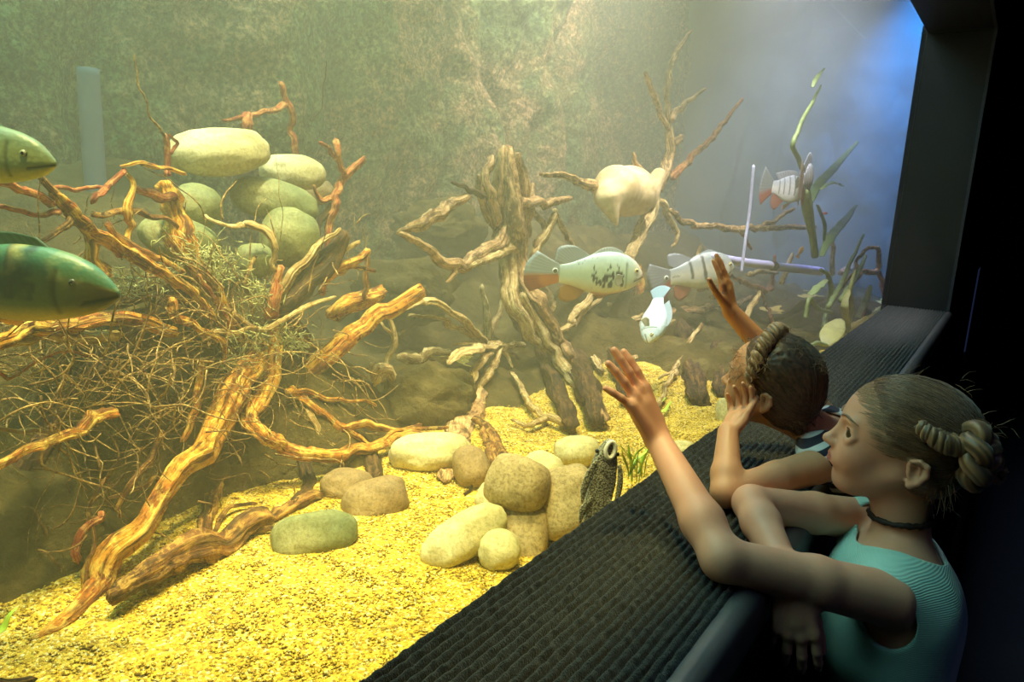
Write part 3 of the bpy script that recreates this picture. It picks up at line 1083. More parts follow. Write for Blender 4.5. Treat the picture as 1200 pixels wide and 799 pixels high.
# ---- separate logs and branches round the stump
wood_thing('driftwood_log', 'thick orange log slanting up to the right, beside the root stump', 'driftwood',
           [('stem', [(494, 340, -.86), (462, 358, -.88), (425, 385, -.92), (395, 408, -.95), (362, 434, -1.0)], [8, 9, 10, 11, 12], WO, dict(seg=18, ridge=.25, rough=.14)),
            ('branch_stub', [(447, 342, -1.0), (420, 352, -1.0), (392, 365, -1.0)], [7, 12, 11], WO, dict(seg=14, ridge=.4))])
wood_thing('driftwood_log', 'low brown log lying on the gravel under the root tangle', 'driftwood',
           [('stem', [(128, 700, -.60), (165, 680, -.62), (205, 655, -.64), (260, 630, -.68), (320, 604, -.74), (372, 580, -.80)], [8, 13, 16, 15, 12, 8], WB, dict(seg=18, ridge=.3, rough=.25))])
wood_thing('driftwood_log', 'dark log end at the bottom left corner of the gravel', 'driftwood',
           [('stem', [(-30, 790, -.42), (0, 793, -.42), (36, 797, -.42)], [7, 7, 6], WD)])
wood_thing('driftwood_branch', 'forked reddish branch rising right of the stone pile', 'driftwood',
           [('stem', [(378, 345, -1.05), (388, 262, -1.05), (392, 230, -1.05), (405, 205, -1.05), (426, 186, -1.05)], [5, 5, 4.5, 5, 4], WR, dict(seg=10)),
            ('branch', [(405, 208, -1.05), (396, 190, -1.04), (394, 166, -1.04)], [4, 4, 4], WR),
            ('branch', [(398, 190, -1.04), (388, 178, -1.03), (375, 167, -1.03)], [3, 2.5, 2], WR),
            ('branch', [(392, 230, -1.06), (375, 232, -1.06), (368, 218, -1.05)], [3, 3, 2], WR),
            ('branch', [(390, 240, -1.06), (375, 262, -1.06), (372, 280, -1.06)], [5, 4, 3], WD)])
wood_thing('driftwood_branch', 'thin red forked twig standing behind the topmost stone', 'driftwood',
           [('stem', [(352, 225, -1.3), (348, 178, -1.28), (342, 150, -1.27), (337, 122, -1.26), (329, 98, -1.25)], [4, 4, 3.5, 4, 3], WR),
            ('branch', [(337, 120, -1.26), (318, 128, -1.25), (292, 133, -1.24), (262, 141, -1.23)], [4, 3.5, 3, 2], WR),
            ('branch', [(290, 133, -1.24), (288, 150, -1.24)], [5, 7], WR)])
wood_thing('driftwood_branch', 'short red twig with a long thin tendril left of the topmost stone', 'driftwood',
           [('stem', [(196, 205, -1.0), (200, 185, -1.0), (194, 160, -1.0)], [4, 4, 3], WR),
            ('branch', [(200, 180, -1.0), (206, 168, -1.0), (198, 158, -1.0)], [2, 2, 1.5], WR),
            ('tendril', [(194, 160, -1.0), (182, 145, -.99), (172, 122, -.98), (164, 100, -.97), (158, 64, -.96)], [1.5, 1.3, 1, 1, .7], WT)])
wood_thing('driftwood_twig', 'fine dark tendril rising against the back wall, above the stone pile', 'twig',
           [('stem', [(366, 142, -1.3), (372, 120, -1.3), (380, 95, -1.3), (382, 72, -1.3)], [1, .9, .8, .6], WD)])

# ---- strap-like splits and pale sticks in the middle distance
wood_thing('split_driftwood', 'pale strap-like split branch arching down to the right from the log tip', 'driftwood',
           [('strip', [(468, 362, -1.0), (500, 352, -1.0), (530, 368, -1.02), (562, 395, -1.05), (575, 410, -1.06)], [5, 7, 8, 7, 4], WP, dict(flat=.45, ridge=.5)),
            ('strip', [(480, 370, -1.03), (510, 372, -1.03), (545, 388, -1.06), (572, 406, -1.08)], [4, 5, 6, 3], WP, dict(flat=.45, ridge=.5))])
C0 = (588, 404, -1.05)
wood_thing('splayed_root', 'pale star-shaped root with flat arms splayed out, centre of the tank', 'driftwood',
           [('arm', [C0, (565, 405, -1.0), (545, 412, -.96), (526, 426, -.93)], [4, 9, 9, 3], WP, dict(flat=.35, ridge=.4)),
            ('arm', [C0, (572, 412, -1.0), (560, 432, -.97), (550, 458, -.95)], [3, 5, 6, 2], WP, dict(flat=.4)),
            ('arm', [C0, (580, 420, -1.0), (572, 440, -.98), (562, 458, -.96), (566, 472, -.96)], [4, 5, 6, 4, 3], WP, dict(flat=.5)),
            ('arm', [C0, (600, 404, -1.08), (614, 405, -1.1)], [4, 4, 3], WP),
            ('arm', [C0, (596, 412, -1.05), (608, 420, -1.05)], [3, 3, 2], WP),
            ('arm', [C0, (594, 420, -1.04), (600, 430, -1.0)], [3, 2.5, 1.5], WP),
            ('arm', [C0, (570, 402, -1.06), (548, 400, -1.05), (532, 404, -1.05)], [3, 4, 4, 2], WP, dict(flat=.4)),
            ('hub', [(582, 402, -1.06), (588, 404, -1.05), (592, 406, -1.04)], [5, 7, 5], WP)])
wood_thing('driftwood_stick', 'bent pale stick with a knobbed end, below the strap-like branch', 'driftwood',
           [('stem', [(438, 434, -.95), (460, 438, -.96), (488, 458, -.98), (512, 478, -1.0), (528, 490, -1.0)], [9, 6, 6, 5, 3], WP, dict(rough=.2)),
            ('branch', [(470, 442, -.97), (500, 442, -.99), (540, 444, -1.02)], [3, 2.5, 2], WP),
            ('knob', [(444, 430, -.95), (441, 444, -.95)], [5, 7], WP)])
wood_thing('driftwood_stick', 'thin upright pale stick forked at the top, left of the bent stick', 'driftwood',
           [('stem', [(456, 372, -1.05), (460, 395, -1.05), (452, 420, -1.05), (450, 445, -1.04)], [3, 4, 3, 3], WP),
            ('branch', [(460, 395, -1.05), (452, 385, -1.04), (447, 378, -1.04)], [2, 2, 1.5], WP)])
wood_thing('driftwood_piece', 'short knobbly pale wood piece above the bent stick', 'driftwood',
           [('stem', [(468, 418, -1.1), (492, 420, -1.1), (506, 412, -1.1), (526, 414, -1.1)], [5, 6, 5, 4], WP, dict(rough=.35)),
            ('branch', [(500, 418, -1.1), (515, 424, -1.1), (524, 420, -1.1)], [3, 3, 2], WP)])
wood_thing('driftwood_stick', 'tapering forked pale stick standing behind the star-shaped root', 'driftwood',
           [('stem', [(572, 398, -1.3), (569, 375, -1.3), (568, 352, -1.3), (565, 336, -1.3)], [7, 6, 4, 3], WP),
            ('branch', [(574, 390, -1.3), (584, 368, -1.3), (590, 345, -1.3)], [5, 4, 2.5], WP)])

# ---- the tall weathered stump in the middle
X1 = -1.12
wood_thing('tall_driftwood', 'tall weathered trunk with splayed legs standing mid tank behind the spotted fish', 'driftwood',
           [('trunk', [(592, 172, X1), (590, 210, X1), (592, 250, X1), (600, 295, X1), (606, 330, X1 + .03), (612, 360, X1 + .06)], [6, 13, 17, 15, 13, 9], WG, dict(seg=30, ridge=.55, rough=.10)),
            ('spur', [(575, 185, X1 - .03), (572, 215, X1), (578, 260, X1)], [4, 7, 8], WG, dict(ridge=.5)),
            ('spur', [(606, 180, X1), (613, 215, X1), (612, 260, X1)], [4, 6, 8], WG, dict(ridge=.5)),
            ('leg', [(604, 320, X1 + .03), (622, 352, X1 + .1), (648, 392, X1 + .16), (676, 438, X1 + .2), (706, 492, X1 + .26)], [10, 12, 12, 10, 9], WG, dict(seg=20, ridge=.5, rough=.06)),
            ('leg', [(596, 300, X1), (600, 350, X1 + .08), (622, 392, X1 + .14), (638, 410, X1 + .16)], [10, 9, 7, 3], WP, dict(ridge=.4)),
            ('leg', [(618, 320, X1 - .1), (650, 362, X1 - .06), (680, 398, X1), (706, 435, X1 + .05)], [6, 7, 6, 4], WP, dict(ridge=.5)),
            ('spur', [(560, 205, X1), (566, 230, X1), (580, 262, X1)], [2, 5, 6], WG, dict(ridge=.5)),
            ('spur', [(625, 215, X1 - .02), (620, 240, X1), (614, 275, X1)], [2, 5, 7], WG, dict(ridge=.5)),
            ('leg', [(612, 345, X1 + .1), (640, 395, X1 + .16), (668, 440, X1 + .2), (690, 470, X1 + .25)], [6, 7, 6, 3], WP, dict(ridge=.5)),
            ('leg', [(600, 350, X1 - .1), (625, 400, X1 - .05), (650, 450, X1), (668, 500, X1 + .06)], [10, 12, 11, 9], WD, dict(seg=16, ridge=.4)),
            ('arm', [(592, 268, X1), (580, 290, X1 + .03), (556, 304, X1 + .06), (530, 310, X1 + .08), (500, 294, X1 + .08), (470, 274, X1 + .08)], [10, 8, 8, 6, 5, 3], WG, dict(ridge=.4)),
            ('arm', [(530, 310, X1 + .08), (532, 318, X1 + .09), (524, 330, X1 + .1)], [5, 4, 2], WG),
            ('arm', [(600, 290, X1 + .04), (580, 300, X1 + .06), (550, 312, X1 + .08)], [6, 5, 4], WP),
            ('arm', [(548, 230, X1), (520, 244, X1 + .02), (490, 262, X1 + .04), (468, 272, X1 + .05)], [4, 8, 7, 4], WG, dict(ridge=.4)),
            ('arm', [(575, 232, X1), (555, 222, X1), (530, 214, X1)], [4, 3.5, 2], WD)])
wood_thing('driftwood_branch', 'crossed pale branches leaning right of the tall trunk', 'driftwood',
           [('stem', [(624, 300, -1.1), (636, 278, -1.1), (650, 252, -1.1)], [6, 6, 4], WP, dict(ridge=.4)),
            ('branch', [(650, 246, -1.15), (660, 268, -1.15), (672, 290, -1.15)], [3, 4, 3], WP),
            ('branch', [(624, 250, -1.12), (640, 262, -1.12), (628, 288, -1.1)], [3, 4, 4], WG),
            ('branch', [(612, 240, -1.1), (640, 238, -1.1), (668, 232, -1.12)], [8, 5, 3], WG)])
wood_thing('driftwood_branch', 'forked pale limb rising from the gravel below the spotted fish', 'driftwood',
           [('stem', [(668, 378, -1.0), (680, 362, -1.0), (694, 346, -1.0), (700, 330, -1.0)], [4, 5, 4, 3], WP),
            ('branch', [(674, 382, -1.0), (682, 368, -1.0), (700, 352, -1.0), (708, 342, -1.0)], [3, 3.5, 3, 2], WP),
            ('branch', [(650, 395, -1.0), (660, 386, -1.0), (672, 376, -1.0)], [3, 3.5, 4], WP)])
wood_thing('driftwood_root', 'long winding root reaching over the gravel from left to right, mid tank', 'driftwood',
           [('stem', [(600, 438, -.95), (614, 460, -.9), (624, 480, -.86), (648, 492, -.82), (672, 500, -.78)], [3, 4, 4, 5, 4], WP),
            ('branch', [(640, 490, -.84), (620, 500, -.8), (600, 492, -.8)], [4, 3, 2], WP)])
wood_thing('driftwood_block', 'flat grey-olive wood slab leaning behind the thin long root', 'driftwood',
           [('slab', [(560, 460, -1.0), (548, 478, -.98), (540, 500, -.95), (528, 535, -.9), (522, 560, -.86)], [14, 20, 18, 16, 12], WG, dict(flat=.5, ridge=.2)),
            ('stub', [(566, 500, -.8), (572, 520, -.78), (580, 545, -.74)], [5, 6, 8], WB)])
wood_thing('driftwood_root', 'twisted brown root hump left of the front stones', 'driftwood',
           [('stem', [(590, 545, -.6), (578, 515, -.66), (570, 500, -.7), (556, 492, -.75)], [10, 8, 6, 4], WB),
            ('branch', [(560, 560, -.56), (552, 570, -.55), (544, 578, -.55)], [2, 2, 1.5], WD),
            ('branch', [(590, 545, -.6), (572, 552, -.6), (555, 540, -.64)], [3, 3, 2], WB)])

# ---- branching dead tree with the smooth round bole, right of centre
X2 = -1.0
tree = root('driftwood_tree', 'dead branching tree with a smooth rounded bole, above the barred fish', 'driftwood', at(740, 300, x=X2))
c = at(738, 232, x=X2)
d = depth_of(c)
fz = Field(c - 0.42, c + 0.42, 0.008)
def PX(px, py, x): return at(px, py, x=x)
fz.ell(PX(736, 226, X2), (0.13, 0.13, 40 * d / FPX * .78), k=.03)
fz.ell(PX(722, 222, X2 + .02), (0.10, 0.10, 27 * d / FPX), k=.05)
fz.cone(PX(712, 232, X2 + .04), PX(722, 262, X2 + .08), .055, .012, k=.05)
fz.cone(PX(756, 232, X2), PX(772, 205, X2), .06, .035, k=.05)
fz.ell(PX(742, 272, X2 + .03), (0.12, 0.10, .07), k=.04, op='s')
V, Q = fz.mesh(2)
M_bole = mat_wood('smooth_bole', srgb(176, 146, 96), srgb(202, 172, 118), srgb(214, 186, 132), srgb(226, 200, 150), .6, grain=False)
obj('bole', V, Q, M_bole, tree)
for p in [
    ('trunk', [(766, 222, X2), (762, 245, X2), (752, 268, X2 + .03), (742, 292, X2 + .06), (732, 320, X2 + .1)], [8, 9, 8, 7, 7], WP, dict(ridge=.25)),
    ('trunk', [(768, 220, X2), (778, 200, X2), (784, 180, X2), (784, 150, X2)], [9, 9, 7, 4], WG, dict(ridge=.3)),
    ('branch', [(784, 152, X2), (782, 120, X2), (784, 92, X2), (792, 66, X2), (810, 36, X2)], [4, 3.5, 4, 3.5, 1.5], WG),
    ('branch', [(784, 152, X2), (772, 130, X2), (764, 108, X2), (756, 86, X2)], [4, 3.5, 3.5, 2.5], WG),
    ('branch', [(786, 140, X2), (800, 124, X2), (826, 104, X2)], [4, 3.5, 2], WG),
    ('branch', [(788, 208, X2), (810, 185, X2), (838, 156, X2), (870, 116, X2)], [5, 3.5, 3, 1.8], WR),
    ('branch', [(752, 200, X2), (744, 192, X2), (742, 180, X2)], [4, 3, 2], WG),
    ('branch', [(774, 236, X2 + .03), (784, 256, X2 + .03), (794, 274, X2 + .03)], [4, 4, 3], WP),
    ('branch', [(794, 272, X2 + .03), (788, 288, X2 + .03)], [3, 2], WP),
    ('branch', [(694, 218, X2 - .02), (668, 208, X2 - .02), (634, 204, X2 - .02)], [7, 4, 2.5], WG),
    ('knot', [(790, 168, X2), (798, 160, X2)], [6, 4], WG),
]:
    wood_part(p[0], tree, p[1], p[2], p[3], **(p[4] if len(p) > 4 else {}))

# ---- branches on the right and behind
wood_thing('driftwood_branch', 'long horizontal branch below the pair of pale fish', 'driftwood',
           [('stem', [(786, 246, -.8), (806, 262, -.78), (850, 266, -.74), (900, 267, -.68), (955, 266, -.62)], [3, 3.5, 4, 3.5, 2.5], WG),
            ('branch', [(892, 266, -.70), (912, 256, -.67), (930, 244, -.64)], [3, 2.5, 2], WG),
            ('branch', [(866, 266, -.72), (874, 282, -.72), (880, 292, -.72)], [2, 2, 1.5], WR)])
wood_thing('driftwood_branch', 'pale branch standing on the gravel behind the older girl\'s hand', 'driftwood',
           [('stem', [(770, 478, -.5), (780, 455, -.52), (790, 434, -.54), (800, 418, -.56)], [2.5, 3, 3.5, 2.5], WP),
            ('branch', [(790, 434, -.54), (778, 440, -.54), (772, 444, -.54)], [2, 1.6, 1], WP)])
wood_thing('driftwood_branch', 'horizontal weathered branch behind the forearm of the younger girl', 'driftwood',
           [('stem', [(762, 372, -.9), (800, 366, -.88), (835, 362, -.86), (862, 358, -.84), (880, 348, -.82)], [5, 6, 5, 4, 3], WG),
            ('branch', [(738, 398, -.85), (770, 400, -.84), (800, 398, -.82)], [2.5, 2.5, 2], WG),
            ('branch', [(788, 376, -.85), (788, 396, -.85)], [4, 4], WP)])
wood_thing('driftwood_branch', 'upright orange-brown stub behind the spotted fish\'s head', 'driftwood',
           [('stem', [(744, 378, -1.05), (746, 350, -1.05), (750, 330, -1.05), (748, 312, -1.05)], [7, 6, 6, 4], WO)])
wood_thing('driftwood_branch', 'yellow upright stick with a side arm, above the older girl\'s hand', 'driftwood',
           [('stem', [(731, 420, -.9), (732, 398, -.9), (733, 384, -.9), (745, 375, -.9), (760, 366, -.9)], [4, 4, 5, 4, 3], WP),
            ('branch', [(740, 424, -.88), (742, 412, -.88)], [4, 5], WP)])
wood_thing('driftwood_branch', 'slanting pale branch left of the younger girl\'s hair', 'driftwood',
           [('stem', [(862, 396, -.6), (872, 376, -.6), (884, 352, -.6), (890, 342, -.6)], [3, 3.5, 3, 2], WP),
            ('branch', [(800, 410, -.6), (812, 422, -.58), (832, 430, -.56), (850, 438, -.55)], [3, 3, 3, 2.5], WP),
            ('branch', [(806, 404, -.6), (818, 388, -.6), (822, 380, -.6)], [3, 3, 2], WP)])
wood_thing('driftwood_branch', 'reddish crooked twig right of the barred fish', 'driftwood',
           [('stem', [(852, 318, -.8), (868, 330, -.8), (890, 338, -.78), (905, 336, -.76), (908, 300, -.76)], [2, 2.5, 3, 2.5, 2], WR),
            ('branch', [(890, 338, -.78), (900, 362, -.76), (905, 378, -.75)], [2, 2, 1.5], WR)])
wood_thing('driftwood_branch', 'curly brown branch by the right edge of the glass', 'driftwood',
           [('stem', [(1000, 330, -.28), (1012, 318, -.28), (1028, 318, -.26), (1030, 292, -.25), (1012, 294, -.26), (1000, 318, -.27), (988, 336, -.28)], [2.4, 3, 3, 2, 2, 2, 1.6], WG),
            ('branch', [(1030, 318, -.25), (1036, 335, -.22), (1037, 348, -.2)], [2.5, 3, 2], WR),
            ('branch', [(1010, 370, -.26), (1016, 350, -.26), (1020, 336, -.26)], [2, 2.5, 2], WR)])
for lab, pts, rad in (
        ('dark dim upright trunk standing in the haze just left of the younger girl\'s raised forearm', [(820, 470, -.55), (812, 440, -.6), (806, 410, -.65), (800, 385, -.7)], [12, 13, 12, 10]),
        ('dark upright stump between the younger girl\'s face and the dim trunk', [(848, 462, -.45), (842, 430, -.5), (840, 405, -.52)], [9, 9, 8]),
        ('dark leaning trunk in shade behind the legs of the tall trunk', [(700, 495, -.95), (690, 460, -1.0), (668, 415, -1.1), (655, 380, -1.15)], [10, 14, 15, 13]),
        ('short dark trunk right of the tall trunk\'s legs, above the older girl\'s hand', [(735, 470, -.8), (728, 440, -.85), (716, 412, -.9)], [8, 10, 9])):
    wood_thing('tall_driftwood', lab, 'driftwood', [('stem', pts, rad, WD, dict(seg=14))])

# sticks strewn over the dark bank
_s = random.Random(77)
for k in range(14):
    px, py = _s.uniform(640, 985), 0
    py = _s.uniform(338, 392) + (720 - px) * .12
    x = -1.3 + (px - 640) / 345 * .82
    a = _s.uniform(-.7, .9) if k % 3 else _s.uniform(1.0, 1.9)
    L_ = _s.uniform(18, 42)
    dx, dy = math.cos(a) * L_, -math.sin(a) * L_
    pts = [(px, py, x), (px + dx * .35, py + dy * .3 + _s.uniform(-4, 4), x), (px + dx * .7, py + dy * .75 + _s.uniform(-4, 4), x), (px + dx, py + dy, x)]
    wood_thing('driftwood_stick', 'short pale stick strewn over the dark bank on the right of the tank', 'driftwood',
               [('stem', pts, [3.2, 3, 2.6, 1.6], _s.choice([WP, WG, WP]))], group='sticks strewn over the dark bank')
# ================================================================== fish
M_fish, t, out = nt('fish_skin')
v = coords(t)
vo = N_(t, 'ShaderNodeTexVoronoi'); vo.inputs['Scale'].default_value = 220
t.links.new(v, vo.inputs['Vector'])
c = vcol(t)
c2 = mixc(t, 0.25, c, ramp(t, vo.outputs['Distance'], [(0.1, (1, 1, 1)), (0.6, (0.55, 0.6, 0.6))]), 'MULTIPLY')
principled(t, out, c2, 0.45, bump(t, vo.outputs['Distance'], 0.25, 0.001), Specular_IOR_Level=0.6, Coat_Weight=0.08)

M_fin, t, out = nt('fish_fin')
c = vcol(t)
p = principled(t, out, c, 0.5)
tl = N_(t, 'ShaderNodeBsdfTranslucent'); t.links.new(c, tl.inputs[0])
mx = N_(t, 'ShaderNodeMixShader'); mx.inputs[0].default_value = 0.45
t.links.new(p.outputs[0], mx.inputs[1]); t.links.new(tl.outputs[0], mx.inputs[2])
t.links.new(mx.outputs[0], out.inputs['Surface'])

M_eye, t, out = nt('fish_eye')
principled(t, out, vcol(t), 0.08, Specular_IOR_Level=0.8)

BASS_UP = [(0, .02), (.03, .07), (.10, .165), (.20, .225), (.32, .26), (.45, .265), (.60, .235), (.75, .175), (.88, .125), (1, .105)]
BASS_LO = [(0, -.02), (.03, -.065), (.08, -.115), (.18, -.165), (.32, -.205), (.48, -.225), (.62, -.21), (.76, -.16), (.88, -.12), (1, -.10)]
SLIM_W = [(0, .01), (.04, .035), (.12, .062), (.25, .085), (.40, .085), (.60, .065), (.80, .035), (.95, .02), (1, .015)]
BASS_W = [(0, .01), (.04, .045), (.12, .085), (.25, .115), (.40, .115), (.60, .085), (.80, .045), (.95, .022), (1, .018)]


def fish(name, label, snout, tail, colf, up=(0, 0, 1), upp=BASS_UP, lop=BASS_LO, wp=BASS_W, fins=(), eye=(.115, .065, .030), finc=None, bend=0.0, group=None, hs=1.0, eyecol=((.85, .68, .25), (.02, .02, .02))):
    snout, tail = np.asarray(snout, float), np.asarray(tail, float)
    ax = tail - snout
    L = np.linalg.norm(ax); ax /= L
    up = np.asarray(up, float); up = up - ax * (up @ ax); up /= np.linalg.norm(up)
    sd = np.cross(ax, up)
    r = root(name, label, 'fish', (snout + tail) / 2, group)

    def W(s, h, w):
        s = np.asarray(s, float); h = np.asarray(h, float); w = np.asarray(w, float)
        b = bend * np.clip(s - .2, 0, 2) ** 2
        return snout + L * (s[..., None] * ax + (h * hs)[..., None] * up + (w + b)[..., None] * sd)

    n, m = 130, 56
    s = np.linspace(0, 1, n) ** 1.15
    ii = lambda tab: np.interp(s, [a for a, _ in tab], [b for _, b in tab])
    sm = lambda a: np.convolve(np.pad(a, 4, mode='edge'), np.ones(9) / 9, 'valid')
    U, Lo, Wd = ii(upp), ii(lop), ii(wp)
    U[6:], Lo[6:], Wd[6:] = sm(U)[6:], sm(Lo)[6:], sm(Wd)[6:]
    th = np.linspace(0, 2 * PI, m, endpoint=False)
    ct, st = np.cos(th), np.sin(th)
    hh = np.where(st[None] > 0, U[:, None] * np.abs(st)[None] ** .9, Lo[:, None] * np.abs(st)[None] ** .9)
    ww = Wd[:, None] * np.sign(ct)[None] * np.abs(ct)[None] ** 0.85
    # gill cover edge and mouth groove
    S2 = np.broadcast_to(s[:, None], hh.shape)
    gill = np.exp(-((S2 - (.245 - .5 * (hh - .02) ** 2)) / .012) ** 2) * (np.abs(hh) < .14)
    mouth = np.exp(-((hh - (-.012 - .35 * S2)) / .010) ** 2) * (S2 < .14)
    ww = ww * (1 - .07 * gill - .10 * mouth)
    P = W(S2, hh, ww).reshape(-1, 3)
    F = [(i * m + j, (i + 1) * m + j, (i + 1) * m + (j + 1) % m, i * m + (j + 1) % m) for i in range(n - 1) for j in range(m)]
    k = len(P)
    P = np.vstack([P, W(np.array([0.0]), np.array([0.0]), np.array([0.0])), W(np.array([1.0]), np.array([0.0]), np.array([0.0]))])
    for j in range(m):
        F.append((k, j, (j + 1) % m)); F.append((k + 1, (n - 1) * m + (j + 1) % m, (n - 1) * m + j))
    v_ = np.where(hh > 0, hh / np.maximum(U[:, None], 1e-3), hh / np.maximum(-Lo[:, None], 1e-3))
    C = colf(S2, v_, hh)
    dark = np.clip(.5 * gill + 1.0 * mouth, 0, .8)[..., None]
    C = C * (1 - dark)
    C = np.vstack([C.reshape(-1, 3), C[0].mean(0), C[-1].mean(0)])
    obj('body', P, F, M_fish, r, cols=C)
    # eyes
    for sg in (1, -1):
        wl = np.interp(eye[0], [a for a, _ in wp], [b for _, b in wp])
        c0 = W(np.array([eye[0]]), np.array([eye[1]]), np.array([sg * wl * .90]))[0]
        E = SG[0]
        V = c0 + L * eye[2] * (E[:, :1] * ax + E[:, 1:2] * up + E[:, 2:] * sd * .75)
        rr = np.sqrt(E[:, 0] ** 2 + E[:, 1] ** 2)
        col = np.where((rr < .5)[:, None], np.array(eyecol[1]), np.array(eyecol[0]))
        col = np.where(((rr > .88))[:, None], np.array((.15, .14, .1)), col)
        obj('eye', V, SG[1], M_eye, r, cols=col)
    for f in fins:
        fname, base, edge, colr, w0 = f[:5]
        nb = 26; nr = 7
        base = np.array(base, float); edge = np.array(edge, float)
        bs = catmull(np.c_[base, np.zeros(len(base))], nb)[:, :2]
        es = catmull(np.c_[edge, np.zeros(len(edge))], nb)[:, :2]
        lean = f[5] if len(f) > 5 else 0.0
        Vt = []
        for side in (1, -1):
            for q in range(nr):
                tt = q / (nr - 1)
                pt = bs * (1 - tt) + es * tt
                fold = .0025 * np.sin(np.arange(nb) * PI) + .003 * np.cos(np.arange(nb) * PI) * tt
                w = w0 + lean * tt + fold + side * (.006 * (1 - tt) + .0012)
                Vt.append(W(pt[:, 0], pt[:, 1], w))
        Vt = np.array(Vt).reshape(-1, 3)
        G = nb * nr
        Ff = []
        for sdi in (0, 1):
            for q in range(nr - 1):
                for i in range(nb - 1):
                    a = sdi * G + q * nb + i
                    Ff.append((a, a + 1, a + nb + 1, a + nb) if sdi == 0 else (a, a + nb, a + nb + 1, a + 1))
        rim = [q * nb for q in range(nr)] + [(nr - 1) * nb + i for i in range(1, nb)] + [q * nb + nb - 1 for q in range(nr - 2, -1, -1)]
        for a, b in zip(rim[:-1], rim[1:]):
            Ff.append((a, b, b + G, a + G))
        tt = np.repeat(np.arange(nr) / (nr - 1), nb); uu = np.tile(np.linspace(0, 1, nb), nr)
        col = colr(tt, uu) if callable(colr) else np.tile(np.array(colr), (len(tt), 1))
        ray_ = (0.78 + .22 * (np.tile(np.arange(nb), nr) % 2))[:, None]
        col = np.vstack([col * ray_, col * ray_])
        obj(fname, Vt, Ff, M_fin, r, cols=col)
    return r


def L3(*c): return np.array(srgb(*c))


def mixa(a, b, f):
    f = np.clip(f, 0, 1)[..., None]
    return a * (1 - f) + b * f


def spots(S, H, lst):
    o = np.zeros_like(S)
    for (a, b, ra, rb) in lst:
        dd = ((S - a) / ra) ** 2 + ((H - b) / rb) ** 2
        o = np.maximum(o, np.clip((1.15 - dd) * 4, 0, 1))
    return o


_q = random.Random(8)
BL = []
for k in range(38):
    BL.append((_q.uniform(.28, .64), _q.uniform(-.12, .04), _q.uniform(.012, .021), _q.uniform(.016, .036)))
BL += [(.62, .08, .008, .03), (.60, .04, .009, .02), (.44, .10, .010, .03), (.47, .07, .008, .02), (.34, .09, .006, .03), (.31, .05, .01, .012), (.28, .0, .01, .012), (.30, -.05, .01, .014)]
BL += [(_q.uniform(.2, .9), _q.uniform(.10, .19), .005, .006) for _ in range(22)]


def col_spotted(S, V, H):
    back, side, belly = L3(176, 196, 186), L3(196, 214, 178), L3(236, 226, 176)
    C = mixa(np.broadcast_to(side, S.shape + (3,)), np.broadcast_to(back, S.shape + (3,)), (V - .3) * 2)
    C = mixa(C, np.broadcast_to(belly, S.shape + (3,)), (-.15 - V) * 1.6)
    C = mixa(C, np.broadcast_to(L3(222, 150, 100), S.shape + (3,)), ((-V - .82) * 6) * (S > .25) * (S < .62))
    C = mixa(C, np.broadcast_to(L3(226, 214, 190), S.shape + (3,)), (.20 - S) * 6)
    q = np.stack([S.ravel() * 30, H.ravel() * 30, S.ravel() * 0], 1)
    C = C * (1 + .07 * fbm(q, 3, 5).reshape(S.shape))[..., None]
    return mixa(C, np.broadcast_to(L3(14, 18, 16), S.shape + (3,)), spots(S, H, BL))


def tail_col(tt, uu):
    # orange lower half, grey upper half, black eye-spot ringed pale
    C = mixa(np.tile(L3(196, 208, 204), (len(tt), 1)), np.tile(L3(228, 140, 40), (len(tt), 1)), (uu - .48) * 14)
    C = mixa(C, np.tile(L3(190, 88, 36), (len(tt), 1)), (uu - .5) * 10 * (tt > .55))
    return C


def fan(s0, h0, s1, h1, n=5): return [(s0 + (s1 - s0) * i / (n - 1), h0 + (h1 - h0) * i / (n - 1)) for i in range(n)]


def eyespot(r, snout, tail, s, h, rad, sidew, up=(0, 0, 1)):
    """black spot ringed in white on both faces of the tail fin root"""
    snout, tail = np.asarray(snout), np.asarray(tail)
    ax = tail - snout; L = np.linalg.norm(ax); ax /= L
    up = np.asarray(up, float); up = up - ax * (up @ ax); up /= np.linalg.norm(up); sd = np.cross(ax, up)
    for sg in (1, -1):
        c0 = snout + L * (s * ax + h * up + sg * sidew * sd)
        E = SG[0]
        V = c0 + L * rad * (E[:, :1] * ax + E[:, 1:2] * up + E[:, 2:] * sd * .25)
        rr = np.sqrt(E[:, 0] ** 2 + E[:, 1] ** 2)
        col = np.where((rr < .66)[:, None], np.array((.015, .02, .02)), L3(236, 236, 214))
        obj('eye_spot', V, SG[1], M_fish, [c_ for c_ in r.children if c_.name.startswith('tail_fin')][0], cols=col, label='black eye-spot ringed in white')


sn = at(753, 323, x=-.66); tl_ = at(655, 321, d=depth_of(sn) * .97)
